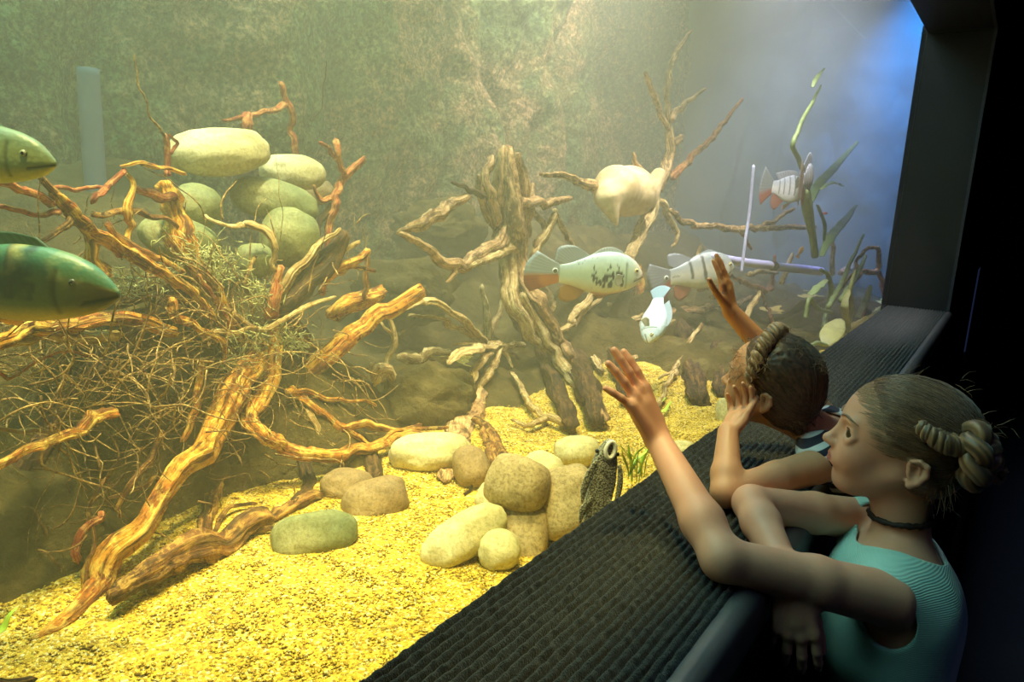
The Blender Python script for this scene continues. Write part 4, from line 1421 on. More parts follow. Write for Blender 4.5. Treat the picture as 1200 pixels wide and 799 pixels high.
# keep it broadside along the glass, nose slightly towards the viewer
finsA = [
    ('tail_fin', [(.95, .085), (1.0, .04), (1.0, -.03), (.95, -.075)], [(1.26, .25), (1.38, .11), (1.40, -.09), (1.33, -.20)], tail_col, 0.0),
    ('dorsal_fin', [(.24, .22), (.36, .26), (.5, .23), (.62, .18)], [(.27, .27), (.38, .31), (.5, .30), (.64, .22)], L3(204, 212, 206), 0.0),
    ('dorsal_fin', [(.62, .19), (.72, .15), (.80, .12), (.88, .09)], [(.72, .26), (.86, .32), (1.02, .29), (1.06, .14)], L3(196, 206, 204), 0.0),
    ('anal_fin', [(.66, -.16), (.74, -.13), (.80, -.11), (.86, -.09)], [(.78, -.28), (.90, -.31), (.99, -.26), (.97, -.14)], L3(218, 160, 60), 0.0),
    ('pelvic_fin', [(.32, -.19), (.36, -.20), (.40, -.20)], [(.46, -.27), (.54, -.27), (.58, -.23)], L3(214, 160, 110), 0.03),
    ('pectoral_fin', [(.27, .01), (.275, -.03), (.28, -.07)], [(.37, .03), (.40, -.04), (.36, -.11)], L3(214, 214, 190), -.10, -.05),
    ('pectoral_fin', [(.27, .01), (.275, -.03), (.28, -.07)], [(.37, .03), (.40, -.04), (.36, -.11)], L3(214, 214, 190), .10, .05),
]
f = fish('peacock_bass', 'pale fish with black blotches and an orange tail, swimming right in mid tank', sn, tl_, col_spotted, fins=finsA)
eyespot(f, sn, tl_, 1.05, .035, .034, .012)


def col_barred(S, V, H):
    C = mixa(np.broadcast_to(L3(212, 206, 184), S.shape + (3,)), np.broadcast_to(L3(166, 170, 166), S.shape + (3,)), (V - .1) * 1.6)
    C = mixa(C, np.broadcast_to(L3(238, 226, 176), S.shape + (3,)), (-.3 - V) * 2)
    q = np.stack([S.ravel() * 40, H.ravel() * 40, S.ravel() * 0], 1)
    nn = fbm(q, 3, 9).reshape(S.shape)
    for (a, w, lo) in ((.34, .022, -.06), (.52, .022, -.09), (.70, .020, -.05)):
        b = np.exp(-((S - a - .10 * (H - .05) - .008 * nn) / w) ** 4) * (H > lo) * np.clip((.27 - H) * 20, 0, 1)
        C = mixa(C, np.broadcast_to(L3(34, 38, 40), S.shape + (3,)), b * .9)
    C = mixa(C, np.broadcast_to(L3(60, 64, 60), S.shape + (3,)), spots(S, H, [(.88 + .02 * k, .0 + .01 * (k % 2), .007, .012) for k in range(5)]))
    return C * (1 + .06 * nn)[..., None]


def tail_col2(tt, uu):
    return mixa(np.tile(L3(170, 172, 176), (len(tt), 1)), np.tile(L3(196, 104, 84), (len(tt), 1)), (uu - .55) * 5)


sn = at(860, 313, x=-.60); tl_ = at(785, 325, d=depth_of(sn) * .97)
finsB = [
    ('tail_fin', [(.95, .085), (1.0, .04), (1.0, -.03), (.95, -.075)], [(1.30, .22), (1.34, .05), (1.26, -.20), (1.16, -.40)], tail_col2, 0.0),
    ('dorsal_fin', [(.24, .22), (.36, .26), (.5, .23), (.62, .18)], [(.27, .25), (.38, .29), (.5, .27), (.64, .21)], L3(196, 200, 206), 0.0),
    ('dorsal_fin', [(.62, .19), (.72, .15), (.80, .12), (.88, .09)], [(.72, .24), (.86, .30), (1.02, .30), (1.02, .16)], L3(190, 194, 204), 0.0),
    ('anal_fin', [(.66, -.16), (.74, -.13), (.80, -.11), (.86, -.09)], [(.74, -.28), (.86, -.34), (.94, -.28), (.95, -.14)], L3(206, 120, 84), 0.0),
    ('pelvic_fin', [(.32, -.19), (.36, -.20), (.40, -.20)], [(.46, -.27), (.54, -.27), (.58, -.23)], L3(206, 150, 110), 0.03),
]
f = fish('peacock_bass', 'silver fish with three dark bars behind the younger girl\'s raised hand', sn, tl_, col_barred, fins=finsB)
eyespot(f, sn, tl_, 1.06, .0, .034, .012)


def col_pale(S, V, H):
    C = mixa(np.broadcast_to(L3(214, 226, 222), S.shape + (3,)), np.broadcast_to(L3(186, 204, 210), S.shape + (3,)), (V - .2) * 2)
    C = mixa(C, np.broadcast_to(L3(238, 222, 180), S.shape + (3,)), (.14 - S) * 6)
    q = np.stack([S.ravel() * 40, H.ravel() * 40, S.ravel() * 0], 1)
    return C * (1 + .10 * fbm(q, 3, 2).reshape(S.shape))[..., None]


def col_stripe(S, V, H):
    C = mixa(np.broadcast_to(L3(228, 220, 216), S.shape + (3,)), np.broadcast_to(L3(196, 196, 206), S.shape + (3,)), (V - .1) * 1.6)
    for a in (.28, .42, .56, .70, .82):
        C = mixa(C, np.broadcast_to(L3(120, 116, 116), S.shape + (3,)), np.exp(-((S - a - .1 * H) / .018) ** 4) * (H > -.1) * .85)
    return C


# head-down fish coming towards the glass under the barred fish's tail
sn = at(760, 402, x=-.52); tl_ = at(771, 350, d=depth_of(sn) * 1.05)
finsC = [
    ('tail_fin', [(.95, .07), (1.0, .03), (1.0, -.03), (.95, -.06)], [(1.22, .20), (1.30, .07), (1.30, -.07), (1.22, -.18)], L3(176, 206, 222), 0.0),
    ('dorsal_fin', [(.30, .25), (.45, .26), (.62, .20), (.80, .12)], [(.36, .30), (.50, .33), (.70, .30), (.92, .22)], L3(196, 214, 226), 0.0),
    ('pectoral_fin', [(.27, .01), (.275, -.03), (.28, -.07)], [(.34, .04), (.40, -.03), (.36, -.12)], L3(222, 214, 190), .10, .12),
    ('pectoral_fin', [(.27, .01), (.275, -.03), (.28, -.07)], [(.34, .04), (.40, -.03), (.36, -.12)], L3(222, 214, 190), -.10, -.12),
    ('pelvic_fin', [(.32, -.19), (.36, -.20), (.40, -.20)], [(.46, -.27), (.54, -.27), (.58, -.23)], L3(214, 190, 160), 0.03),
]
fish('small_fish', 'small bluish-white fish pointing head down, below the barred fish\'s tail', sn, tl_, col_pale, up=RIGHT * .75 + BACK * .5 + UP * .1, fins=finsC, hs=1.0)

sn = at(944, 226, x=-.44); tl_ = at(905, 219, d=depth_of(sn) * .98)
finsD = [
    ('tail_fin', [(.95, .085), (1.0, .04), (1.0, -.03), (.95, -.075)], [(1.30, .32), (1.36, .10), (1.34, -.16), (1.24, -.34)], tail_col2, 0.0),
    ('dorsal_fin', [(.24, .24), (.40, .27), (.6, .20), (.82, .11)], [(.30, .30), (.44, .34), (.68, .32), (.98, .24)], L3(206, 206, 214), 0.0),
    ('anal_fin', [(.60, -.18), (.70, -.15), (.80, -.12), (.88, -.09)], [(.70, -.30), (.84, -.38), (.96, -.30), (.98, -.14)], L3(206, 130, 110), 0.0),
    ('pelvic_fin', [(.32, -.19), (.36, -.20), (.40, -.20)], [(.50, -.34), (.58, -.36), (.60, -.28)], L3(214, 180, 160), 0.03),
]
fish('small_fish', 'pinkish-white striped fish with a red-edged tail at the upper right', sn, tl_, col_stripe, fins=finsD, hs=1.35)
sn, tl_ = at(950, 204, x=-.26), at(940, 214, x=-.22)
sn = at(950, 208, d=depth_of(at(945, 210, x=-.36)) + .10); tl_ = at(941, 212, x=-.36)
finsE = [
    ('tail_fin', [(.95, .085), (1.0, .04), (1.0, -.03), (.95, -.075)], [(1.40, .40), (1.46, .10), (1.46, -.20), (1.38, -.42)], L3(232, 206, 190), 0.0),
    ('dorsal_fin', [(.10, .20), (.40, .27), (.6, .22), (.86, .11)], [(.10, .38), (.40, .46), (.70, .42), (1.1, .28)], L3(236, 236, 244), 0.0),
    ('pectoral_fin', [(.27, .01), (.275, -.03), (.28, -.07)], [(.44, .04), (.60, -.03), (.46, -.18)], L3(236, 232, 232), .10, .16),
    ('anal_fin', [(.50, -.19), (.62, -.17), (.76, -.13), (.88, -.09)], [(.60, -.36), (.80, -.46), (.98, -.38), (1.02, -.16)], L3(214, 150, 110), 0.0),
]
fish('small_fish', 'white fish seen from behind with raised fins, right of the pinkish striped fish', sn, tl_, col_stripe, fins=finsE, hs=1.45)


def col_green(S, V, H):
    C = mixa(np.broadcast_to(L3(104, 116, 64), S.shape + (3,)), np.broadcast_to(L3(70, 124, 96), S.shape + (3,)), (V - .25) * 2.2)
    C = mixa(C, np.broadcast_to(L3(204, 176, 92), S.shape + (3,)), (-.45 - V) * 3)
    q = np.stack([S.ravel() * 12, H.ravel() * 12, S.ravel() * 0], 1)
    nn = fbm(q, 3, 3).reshape(S.shape)
    for a in (.42, .60, .78):
        C = mixa(C, np.broadcast_to(L3(38, 54, 44), S.shape + (3,)), np.exp(-((S - a - .06 * nn) / .05) ** 4) * (V > -.3) * .85)
    C = mixa(C, np.broadcast_to(L3(84, 74, 42), S.shape + (3,)), (.30 - S) * 4 * (V < .4))
    C = mixa(C, np.broadcast_to(L3(214, 200, 120), S.shape + (3,)), (nn * .8) * (V > .3) * .6)
    return C


def col_silver(S, V, H):
    C = mixa(np.broadcast_to(L3(176, 186, 130), S.shape + (3,)), np.broadcast_to(L3(120, 140, 106), S.shape + (3,)), (V - .2) * 2)
    return mixa(C, np.broadcast_to(L3(222, 208, 130), S.shape + (3,)), (-.2 - V) * 2)


finsG = [
    ('tail_fin', [(.95, .085), (1.0, .04), (1.0, -.03), (.95, -.075)], [(1.28, .28), (1.36, .10), (1.36, -.10), (1.28, -.25)], L3(150, 140, 80), 0.0),
    ('dorsal_fin', [(.30, .25), (.45, .26), (.62, .20), (.82, .12)], [(.36, .31), (.50, .33), (.70, .30), (.95, .22)], L3(80, 120, 96), 0.0),
    ('anal_fin', [(.66, -.17), (.74, -.14), (.80, -.12), (.86, -.09)], [(.78, -.28), (.90, -.31), (.99, -.26), (.97, -.14)], L3(214, 130, 40), 0.0),
    ('pelvic_fin', [(.36, -.20), (.42, -.21), (.48, -.21)], [(.58, -.24), (.66, -.24), (.68, -.21)], L3(224, 140, 40), 0.03),
]
sn = at(140, 345, x=-.42); tl_ = at(-120, 322, d=depth_of(sn))
fish('large_fish', 'large dark green fish with an orange belly fin, cut off by the left edge', sn, tl_, col_green, fins=finsG, wp=SLIM_W, eye=(.17, .065, .017), hs=.72, eyecol=((.06, .07, .04), (.01, .01, .01)))
sn = at(66, 192, x=-.42); tl_ = at(-130, 172, d=depth_of(sn))
fish('large_fish', 'silvery green fish head entering at the upper left edge', sn, tl_, col_silver, fins=finsG, wp=SLIM_W, eye=(.15, .06, .022), hs=.72, eyecol=((.5, .5, .3), (.02, .02, .02)))

# ---- sucker-mouthed catfish clinging upright to the glass, belly outwards
XG = -.052
mo, en = at(715, 514, x=XG), at(690, 640, x=XG)
ax = en - mo; L = np.linalg.norm(ax); ax /= L
nrm = np.array([0.8, -0.6, 0.1]); nrm -= ax * (ax @ nrm); nrm /= np.linalg.norm(nrm)
sdv = np.cross(ax, nrm)
sf = root('sucker_catfish', 'dark grey speckled catfish with a white sucker mouth, clinging upright to the glass', 'fish', mo)
n, m = 90, 44
s = np.linspace(0, 1, n)
hw = np.interp(s, [0, .03, .10, .22, .40, .60, .85, 1], [.02, .05, .075, .11, .13, .12, .09, .06])
hd = np.interp(s, [0, .03, .12, .30, .6, 1], [.03, .06, .12, .17, .11, .03])
th = np.linspace(0, 2 * PI, m, endpoint=False)
P = []
for i in range(n):
    w = hw[i] * np.cos(th)
    d_ = np.where(np.sin(th) > 0, .03 + .015 * np.sin(th), hd[i] * np.sin(th)) if i > 2 else hd[i] * np.sin(th) * .4
    P.append(mo + L * (s[i] * ax + w[:, None] * sdv + d_[:, None] * nrm))
P = np.array(P).reshape(-1, 3)
F = [(i * m + j, i * m + (j + 1) % m, (i + 1) * m + (j + 1) % m, (i + 1) * m + j) for i in range(n - 1) for j in range(m)]
F += [tuple(range(m))[::-1], tuple((n - 1) * m + j for j in range(m))]
M_cat, t, out = nt('catfish_skin')
v = coords(t)
vo = N_(t, 'ShaderNodeTexVoronoi'); vo.inputs['Scale'].default_value = 380
t.links.new(v, vo.inputs['Vector'])
nn = noise_n(t, v, 90, 4)
c = ramp(t, vo.outputs['Distance'], [(0.2, srgb(200, 196, 176)), (0.5, srgb(144, 142, 126)), (0.8, srgb(84, 84, 76))])
c = mixc(t, 0.4, c, ramp(t, nn, [(0.4, (0.4, 0.4, 0.35)), (0.65, (1, 1, 0.9))]), 'MULTIPLY')
principled(t, out, c, 0.6, bump(t, vo.outputs['Distance'], 0.6, 0.002))
obj('body', P, F, M_cat, sf)


def cat_piece(name, pts, w, mat=M_cat, z0=.05, **kw):
    """flat fin: strip of points (s, side) with half width"""
    Pp = np.array([mo + L * (a * ax + b * sdv + z0 * nrm) for a, b in pts])
    V, F = tube(Pp, np.array(w) * L, seg=8, n=14, flat=.18, flatdir=nrm)
    return obj(name, V, F, mat, sf, **kw)


cat_piece('pectoral_fin', [(.22, .12), (.34, .165), (.48, .185), (.60, .175)], [.02, .035, .035, .01])
cat_piece('pectoral_fin', [(.22, -.12), (.34, -.155), (.48, -.165), (.60, -.15)], [.02, .03, .03, .01])
cat_piece('pelvic_fin', [(.55, .09), (.66, .15), (.78, .16)], [.02, .04, .01])
cat_piece('pelvic_fin', [(.55, -.09), (.66, -.15), (.78, -.16)], [.02, .04, .01])
cat_piece('tail_fin', [(.96, 0), (1.12, 0), (1.25, .0)], [.04, .09, .07])
# ring-shaped sucker mouth
ring = []
for k in range(25):
    a = 2 * PI * k / 24
    ring.append(mo + L * ((.095 + .075 * math.cos(a)) * ax + .045 * math.sin(a) * sdv + .050 * nrm))
V, F = tube(np.array(ring), [L * .021] * 25, seg=10, n=49, cap='flat')
M_mouth = simple('sucker_mouth', srgb(226, 222, 206), 0.5, 200, 0.1, 0.3, 0.001)
obj('sucker_mouth', V, F, M_mouth, sf, label='white ring-shaped sucker mouth')
for sg in (1, -1):
    c0 = mo + L * (.13 * ax + sg * .105 * sdv + .0 * nrm)
    obj('eye', c0 + SG[0] * L * .02, SG[1], M_eye, sf, cols=np.tile(np.array((.02, .02, .02)), (len(SG[0]), 1)))

# ---- tiny fish far off
for (px, py, x, rw, rh, rot, col, lab) in ((938, 295, -.55, 7, 4, 60, (222, 150, 30), 'tiny orange-yellow fish in the distance above the pale pipe'),
                                           (966, 250, -.45, 4, 2.5, 0, (226, 60, 60), 'tiny red fish in the distance right of the pale fish pair')):
    c = at(px, py, x=x); d = depth_of(c) / FPX
    a = math.radians(rot)
    dirv = RIGHT * math.cos(a) + UP * math.sin(a)
    cc = np.array(srgb(*col))
    fish('tiny_fish', lab, c + dirv * rw * d, c - dirv * rw * d * .6, lambda S, V, H, cc=cc: np.broadcast_to(cc, S.shape + (3,)) * np.ones(S.shape)[..., None],
         up=UP * math.cos(a) - RIGHT * math.sin(a), fins=[('tail_fin', [(.95, .085), (1.0, .04), (1.0, -.03), (.95, -.075)], [(1.3, .25), (1.36, .1), (1.36, -.1), (1.3, -.25)], cc, 0.0)])
# ================================================================== plants, pipes
M_leaf = simple('dark_green_leaf', srgb(84, 104, 58), 0.5, 20, 0.3, 0.2, 0.002)
M_stalk = simple('pale_green_stalk', srgb(132, 146, 88), 0.5, 30, 0.25, 0.2, 0.002)
M_yleaf = simple('yellow_green_leaf', srgb(160, 156, 92), 0.5, 20, 0.2, 0.2, 0.002)
M_grass = simple('bright_blade', srgb(170, 200, 60), 0.5, 20, 0.2, 0.1, 0.001)


def plant(name, label, parts, cat='plant'):
    base = pix([parts[0][1][0]])[0]
    r = root(name, label, cat, base)
    for p in parts:
        kw = dict(ridge=0.05, rough=0.05, wob=0.004)
        kw.update(p[4] if len(p) > 4 else {})
        SEED[0] += 1
        V, F, A = limb(p[1], p[2], seed=SEED[0], **kw)
        obj(p[0], V, F, p[3], r)
    return r


BLD = dict(flat=.22)
plant('water_plant', 'tall thin green stalk rising above the pair of pale fish', [
    ('stalk', [(955, 300, -.40), (948, 240, -.40), (941, 200, -.40), (930, 172, -.40), (938, 145, -.40), (952, 120, -.40), (962, 100, -.40)], [4, 4, 3, 3, 2.5, 2, 1], M_stalk),
    ('leaf', [(952, 102, -.40), (956, 92, -.4), (966, 80, -.40)], [2, 3, 1], M_stalk, BLD)])
plant('water_plant', 'thick green stem hanging below the white fish', [
    ('stalk', [(955, 296, -.36), (950, 268, -.36), (945, 240, -.36), (944, 225, -.36)], [3, 4, 6, 4], M_stalk),
    ('leaf', [(958, 240, -.36), (966, 262, -.36), (966, 285, -.36)], [2, 2.5, 1.5], M_leaf, BLD)])
plant('water_plant', 'broad dark diagonal leaves at the right, behind the pale fish pair', [
    ('leaf', [(962, 300, -.34), (975, 276, -.34), (990, 258, -.34), (1004, 240, -.34)], [3, 6, 5, 1.5], M_leaf, BLD),
    ('leaf', [(948, 238, -.42), (960, 215, -.42), (978, 196, -.42), (1005, 166, -.42)], [4, 6, 5, 1.5], M_leaf, BLD),
    ('leaf', [(962, 222, -.38), (975, 214, -.38), (988, 218, -.38)], [2, 3, 2], M_stalk, BLD)])
plant('water_plant', 'arching yellow-green stalk hanging from the end of the pale pipe', [
    ('stalk', [(962, 400, -.34), (968, 370, -.34), (974, 340, -.34), (970, 322, -.34), (962, 316, -.34)], [3, 3, 3, 2.5, 2], M_stalk)])
plant('water_plant', 'cluster of pale stalks and narrow leaves rising near the right end of the ledge', [
    ('stalk', [(992, 388, -.22), (998, 365, -.22), (996, 340, -.22), (1002, 318, -.22)], [3, 3, 2.5, 2], M_yleaf),
    ('stalk', [(985, 352, -.24), (992, 340, -.24), (1004, 325, -.24), (1014, 300, -.24)], [3, 3, 2.5, 2], M_stalk),
    ('leaf', [(994, 385, -.21), (990, 362, -.21), (994, 342, -.21)], [3, 5, 3], M_yleaf, BLD),
    ('leaf', [(1005, 372, -.2), (1014, 352, -.2), (1020, 335, -.2)], [3, 4, 2], M_yleaf, BLD),
    ('stalk', [(970, 360, -.28), (985, 335, -.28), (1000, 300, -.28), (1012, 275, -.28)], [3, 3, 2, 1.5], M_stalk),
    ('leaf', [(950, 345, -.3), (960, 335, -.3), (968, 328, -.3)], [4, 5, 3], M_stalk, BLD),
    ('stalk', [(944, 372, -.34), (948, 350, -.34), (960, 362, -.33), (974, 366, -.32)], [2.5, 2.5, 2.5, 2], M_stalk)])
plant('water_plant', 'pale round leaf on a stalk by the glass, right of the younger girl\'s hair', [
    ('leaf', [(968, 404, -.16), (972, 394, -.16), (978, 384, -.16), (985, 375, -.16)], [5, 12, 12, 5], M_yleaf, dict(flat=.15, seg=18)),
    ('stalk', [(968, 404, -.16), (958, 402, -.17), (948, 406, -.17)], [2.5, 2.5, 2], M_stalk)])
_g = random.Random(3)
blades = []
for k in range(11):
    bx, by = 742 + _g.uniform(-12, 14), 560 + _g.uniform(-6, 6)
    a = _g.uniform(-.9, .9)
    h = _g.uniform(22, 44)
    blades.append(('blade', [(bx, by, -.16), (bx + a * h * .35, by - h * .6, -.16), (bx + a * h * .9, by - h, -.15)], [1.5, 2.6, .8], M_grass, BLD))
plant('water_grass', 'tuft of bright green blades behind the ledge, right of the sucker catfish', blades)
plant('water_grass', 'short yellow-green blades standing on the gravel above the raised forearm', [
    ('blade', [(764, 484, -.45), (770, 474, -.45), (780, 466, -.45)], [1.5, 3, 1], M_grass, BLD),
    ('blade', [(768, 486, -.45), (778, 480, -.45), (786, 470, -.45)], [1.5, 2.6, 1], M_grass, BLD)])
plant('water_plant', 'small pointed green leaf at the left edge of the gravel', [
    ('leaf', [(-12, 745, -.55), (2, 735, -.55), (10, 722, -.55), (20, 712, -.55)], [3, 6, 4, 1], M_grass, BLD)])

# pipes and a reflection streak
M_pipe = simple('pale_pipe', srgb(206, 200, 236), 0.4, 50, 0.08, 0.2, 0.002)
r = root('drain_pipe', 'pale lavender pipe lying almost level behind the barred fish', 'pipe', at(905, 310, x=-.6))
wood_part('pipe', r, [(835, 300, -.66), (870, 307, -.62), (904, 311, -.58)], [4.6, 5, 5], M_pipe, ridge=0, rough=.03, wob=0)
wood_part('pipe', r, [(907, 312, -.58), (935, 315, -.55), (962, 318, -.52)], [5, 5.4, 5], M_pipe, ridge=0, rough=.03, wob=0)
wood_part('collar', r, [(903, 311, -.58), (908, 312, -.575)], [5.4, 5.4], WD, ridge=0, rough=0, wob=0)
r = root('air_tube', 'thin blue-white vertical tube in front of the horizontal branch', 'tube', at(870, 305, x=-.5))
wood_part('tube', r, [(869, 318, -.5), (873, 285, -.5), (878, 250, -.5), (883, 195, -.5)], [1.8, 1.8, 1.8, 1.8], M_pipe, ridge=0, rough=0, wob=0)
M_streak = simple('reflection_grey', srgb(84, 98, 108), 0.8, 20, 0.1, 0.1, 0.002)  # solid rod stands in for a reflection in the glass
r = root('reflection_streak', 'blue-grey reflection streak, modelled as an upright rod, at the upper left', 'pipe', at(118, 300, x=-1.80))
wood_part('pipe', r, [(118, 300, -1.80), (108, 160, -1.80), (103, 80, -1.80)], [11, 12, 12], M_streak, ridge=0, rough=0, wob=0, seg=20, cap='flat')
# ================================================================== people
M_skin, t, out = nt('skin')
c = vcol(t)
v = coords(t)
n1 = noise_n(t, v, 28, 3)
n2 = noise_n(t, v, 700, 2)
c = mixc(t, 0.25, c, ramp(t, n1, [(0.35, (0.86, 0.72, 0.66)), (0.65, (1, 1, 1))]), 'MULTIPLY')
principled(t, out, c, 0.48, bump(t, n2, 0.10, 0.0006), Subsurface_Weight=0.12, Subsurface_Radius=(0.012, 0.005, 0.003), Subsurface_Scale=0.6, Specular_IOR_Level=0.4)

M_hair, t, out = nt('hair')
c = vcol(t)
v = coords(t, (1, 1, 1))
n1 = noise_n(t, v, 300, 3)
principled(t, out, c, 0.42, bump(t, n1, 0.25, 0.001), Specular_IOR_Level=0.5, Sheen_Weight=0.2)

M_eyeb, t, out = nt('eyeball')
principled(t, out, vcol(t), 0.06, Specular_IOR_Level=0.8)


def unit(a):
    a = np.asarray(a, float)
    return a / np.linalg.norm(a)


def rot(v, axis, ang):
    axis = unit(axis); v = np.asarray(v, float)
    c_, s_ = math.cos(ang), math.sin(ang)
    return v * c_ + np.cross(axis, v) * s_ + axis * (axis @ v) * (1 - c_)


class Head:
    def __init__(s, C, fwd, H, roll=0.0):
        s.C = np.asarray(C, float); s.H = H
        s.f = unit(fwd)
        u = np.array([0, 0, 1.0]); u = unit(u - s.f * (u @ s.f))
        s.u = rot(u, s.f, roll)
        s.l = np.cross(s.u, s.f)
        s.R = np.array([s.f, s.l, s.u])

    def p(s, f, l, u): return s.C + s.H * (f * s.f + l * s.l + u * s.u)

    def loc(s, P):
        Q = (np.asarray(P) - s.C) / s.H
        return Q @ s.f, Q @ s.l, Q @ s.u


def head_sdf(F, h, nose=1.0, lip_open=0.0):
    H = h.H
    e = lambda f, l, u, r, k=.02, op='u': F.ell(h.p(f, l, u), np.array(r) * H, h.R, k=k * H * 5, op=op)
    c = lambda a, b, ra, rb, k=.02, op='u': F.cone(h.p(*a), h.p(*b), ra * H, rb * H, k=k * H * 5, op=op)
    e(-.05, 0, .14, (.44, .355, .36), .01)
    e(.13, 0, .02, (.275, .285, .36), .02)
    e(.17, 0, -.22, (.20, .215, .235), .02)
    c((.24, 0, -.385), (.26, 0, -.40), .085, .075, .02)        # chin
    for sg in (1, -1):
        e(.245, .155 * sg, -.15, (.11, .10, .13), .016)         # cheek
        c((-.02, .235 * sg, -.16), (.20, .08 * sg, -.37), .085, .075, .018)    # jaw line
        e(.335, .12 * sg, .095, (.05, .10, .035), .012)         # brow
        e(.405, .16 * sg, -.002, (.060, .090, .052), .012, 's')  # socket
    # nose
    c((.375, 0, .03), (.445, 0, -.115), .026, .034, .008)
    e(.452, 0, -.128, (.042 * nose, .042, .036), .006)
    for sg in (1, -1):
        e(.415, .040 * sg, -.142, (.036, .024, .026), .005)
        e(.428, .020 * sg, -.166, (.014, .010, .010), .002, 's')
    # mouth
    e(.335, 0, -.245, (.075, .105, .075), .014)
    for sg in (1, -1):
        c((.408, .018 * sg, -.226), (.365, .082 * sg, -.242), .017, .008, .004)
        c((.398, .012 * sg, -.268), (.362, .070 * sg, -.256), .022, .009, .004)
        c((.425, 0, -.246), (.375, .092 * sg, -.247), .0055, .004, .001, 's')
    e(.372, 0, -.315, (.022, .055, .018), .008, 's')
    # eyelids round the eyeball
    for sg in (1, -1):
        ec = np.array([.298, .16 * sg, 0])
        for el, rr_, k_ in ((62, .022, .014), (-52, .022, .014), (34, .013, .006), (-27, .011, .006)):
            pts = []
            for k in range(9):
                a = k / 8
                ph_ = math.radians(-48 + 128 * a)
                th_ = math.radians(el * (math.sin(PI * a) ** .7) + (2 if el > 0 else -2))
                R_e = .072
                pts.append(h.p(ec[0] + R_e * math.cos(th_) * math.cos(ph_), ec[1] + sg * R_e * math.cos(th_) * math.sin(ph_), ec[2] + R_e * math.sin(th_)))
            F.path(pts, [rr_ * H] * 9, k=k_ * H)
    # ears
    for sg in (1, -1):
        E = lambda f, l, u: h.p(f - .045, (l - .006) * sg, u - .035)
        loop = [E(-.025, .330, -.12), E(-.045, .350, -.14), E(-.085, .372, -.10), E(-.115, .388, -.03), E(-.10, .392, .035), E(-.05, .382, .055), E(-.005, .362, .03), E(.005, .345, -.01)]
        F.path(loop, np.array([.014, .024, .020, .019, .019, .017, .016, .012]) * H, k=.012 * H)
        F.ell(E(-.055, .352, -.03), np.array([.062, .022, .088]) * H, h.R, k=.02 * H)
        F.ell(E(-.045, .378, -.035), np.array([.030, .024, .045]) * H, h.R, k=.008 * H, op='s')
        F.cone(E(-.075, .368, -.06), E(-.062, .372, .02), .011 * H, .011 * H, k=.008 * H)
        F.ell(E(-.015, .348, -.055), np.array([.014, .014, .022]) * H, h.R, k=.008 * H)


def face_cols(P, N, h, base, lip):
    f, l, u = h.loc(P)
    C = np.tile(np.array(base), (len(P), 1))
    d = np.sqrt(((np.abs(l)) / .085) ** 2 + ((u + .247) / .040) ** 2)
    m = np.clip((1.05 - d) * 5, 0, 1) * (f > .34)
    C = C * (1 - m[:, None]) + np.array(lip) * m[:, None]
    d = np.sqrt((f - .27) ** 2 + (np.abs(l) - .22) ** 2 + (u + .14) ** 2)
    m = np.clip(1 - d / .14, 0, 1) * .25
    C = C * (1 - m[:, None] * np.array([0.05, .35, .4]))
    return C


def eyes_for(h, parent, iris, bvh):
    def on(l, u, off=.004):
        hit = bvh.ray_cast(Vector(h.p(.75, l, u)), Vector(-h.f), 1.0)
        return (np.array(hit[0]) if hit[0] is not None else h.p(.34, l, u)) + h.f * off * h.H

    for sg in (1, -1):
        E = SG[0]
        gaze = unit(h.f * 1.0 + h.u * .10 + h.l * .55)
        a1 = unit(np.cross(h.u, gaze)); a2 = np.cross(gaze, a1)
        c0 = h.p(.298, .16 * sg, 0.0)
        V = c0 + h.H * .068 * (E[:, :1] * a1 + E[:, 1:2] * a2 + E[:, 2:] * gaze)
        rr = np.sqrt(E[:, 0] ** 2 + E[:, 1] ** 2)
        col = np.where((rr < .66)[:, None], np.array(iris), np.array((.42, .40, .38)))
        col = np.where((rr < .34)[:, None], np.array((.005, .005, .005)), col)
        col = np.where((E[:, 2] < 0)[:, None], np.array((.42, .40, .38)), col)
        obj('eye', V, SG[1], M_eyeb, parent, cols=col)
        br = [on(.055 * sg, .092), on(.105 * sg, .112), on(.165 * sg, .122), on(.21 * sg, .115), on(.245 * sg, .098)]
        V, F = tube(np.array(br), np.array([.008, .012, .012, .010, .004]) * h.H, seg=8, n=16, rough=.2, flat=.6)
        obj('eyebrow', V, F, M_hair, parent, cols=np.tile(L3(122, 86, 62), (len(V), 1)))
        la = []
        for k in range(9):
            a = k / 8
            ph_ = math.radians(-46 + 128 * a)
            th_ = math.radians(30 * (math.sin(PI * a) ** .7) + 1)
            la.append(h.p(.298 + .083 * math.cos(th_) * math.cos(ph_), sg * (.16 + .083 * math.cos(th_) * math.sin(ph_)), .083 * math.sin(th_)))
        V, F = tube(np.array(la), np.array([.003, .0045, .003]) * h.H, seg=6, n=14)
        obj('eyelash', V, F, M_hair, parent, cols=np.tile(L3(30, 20, 16), (len(V), 1)))


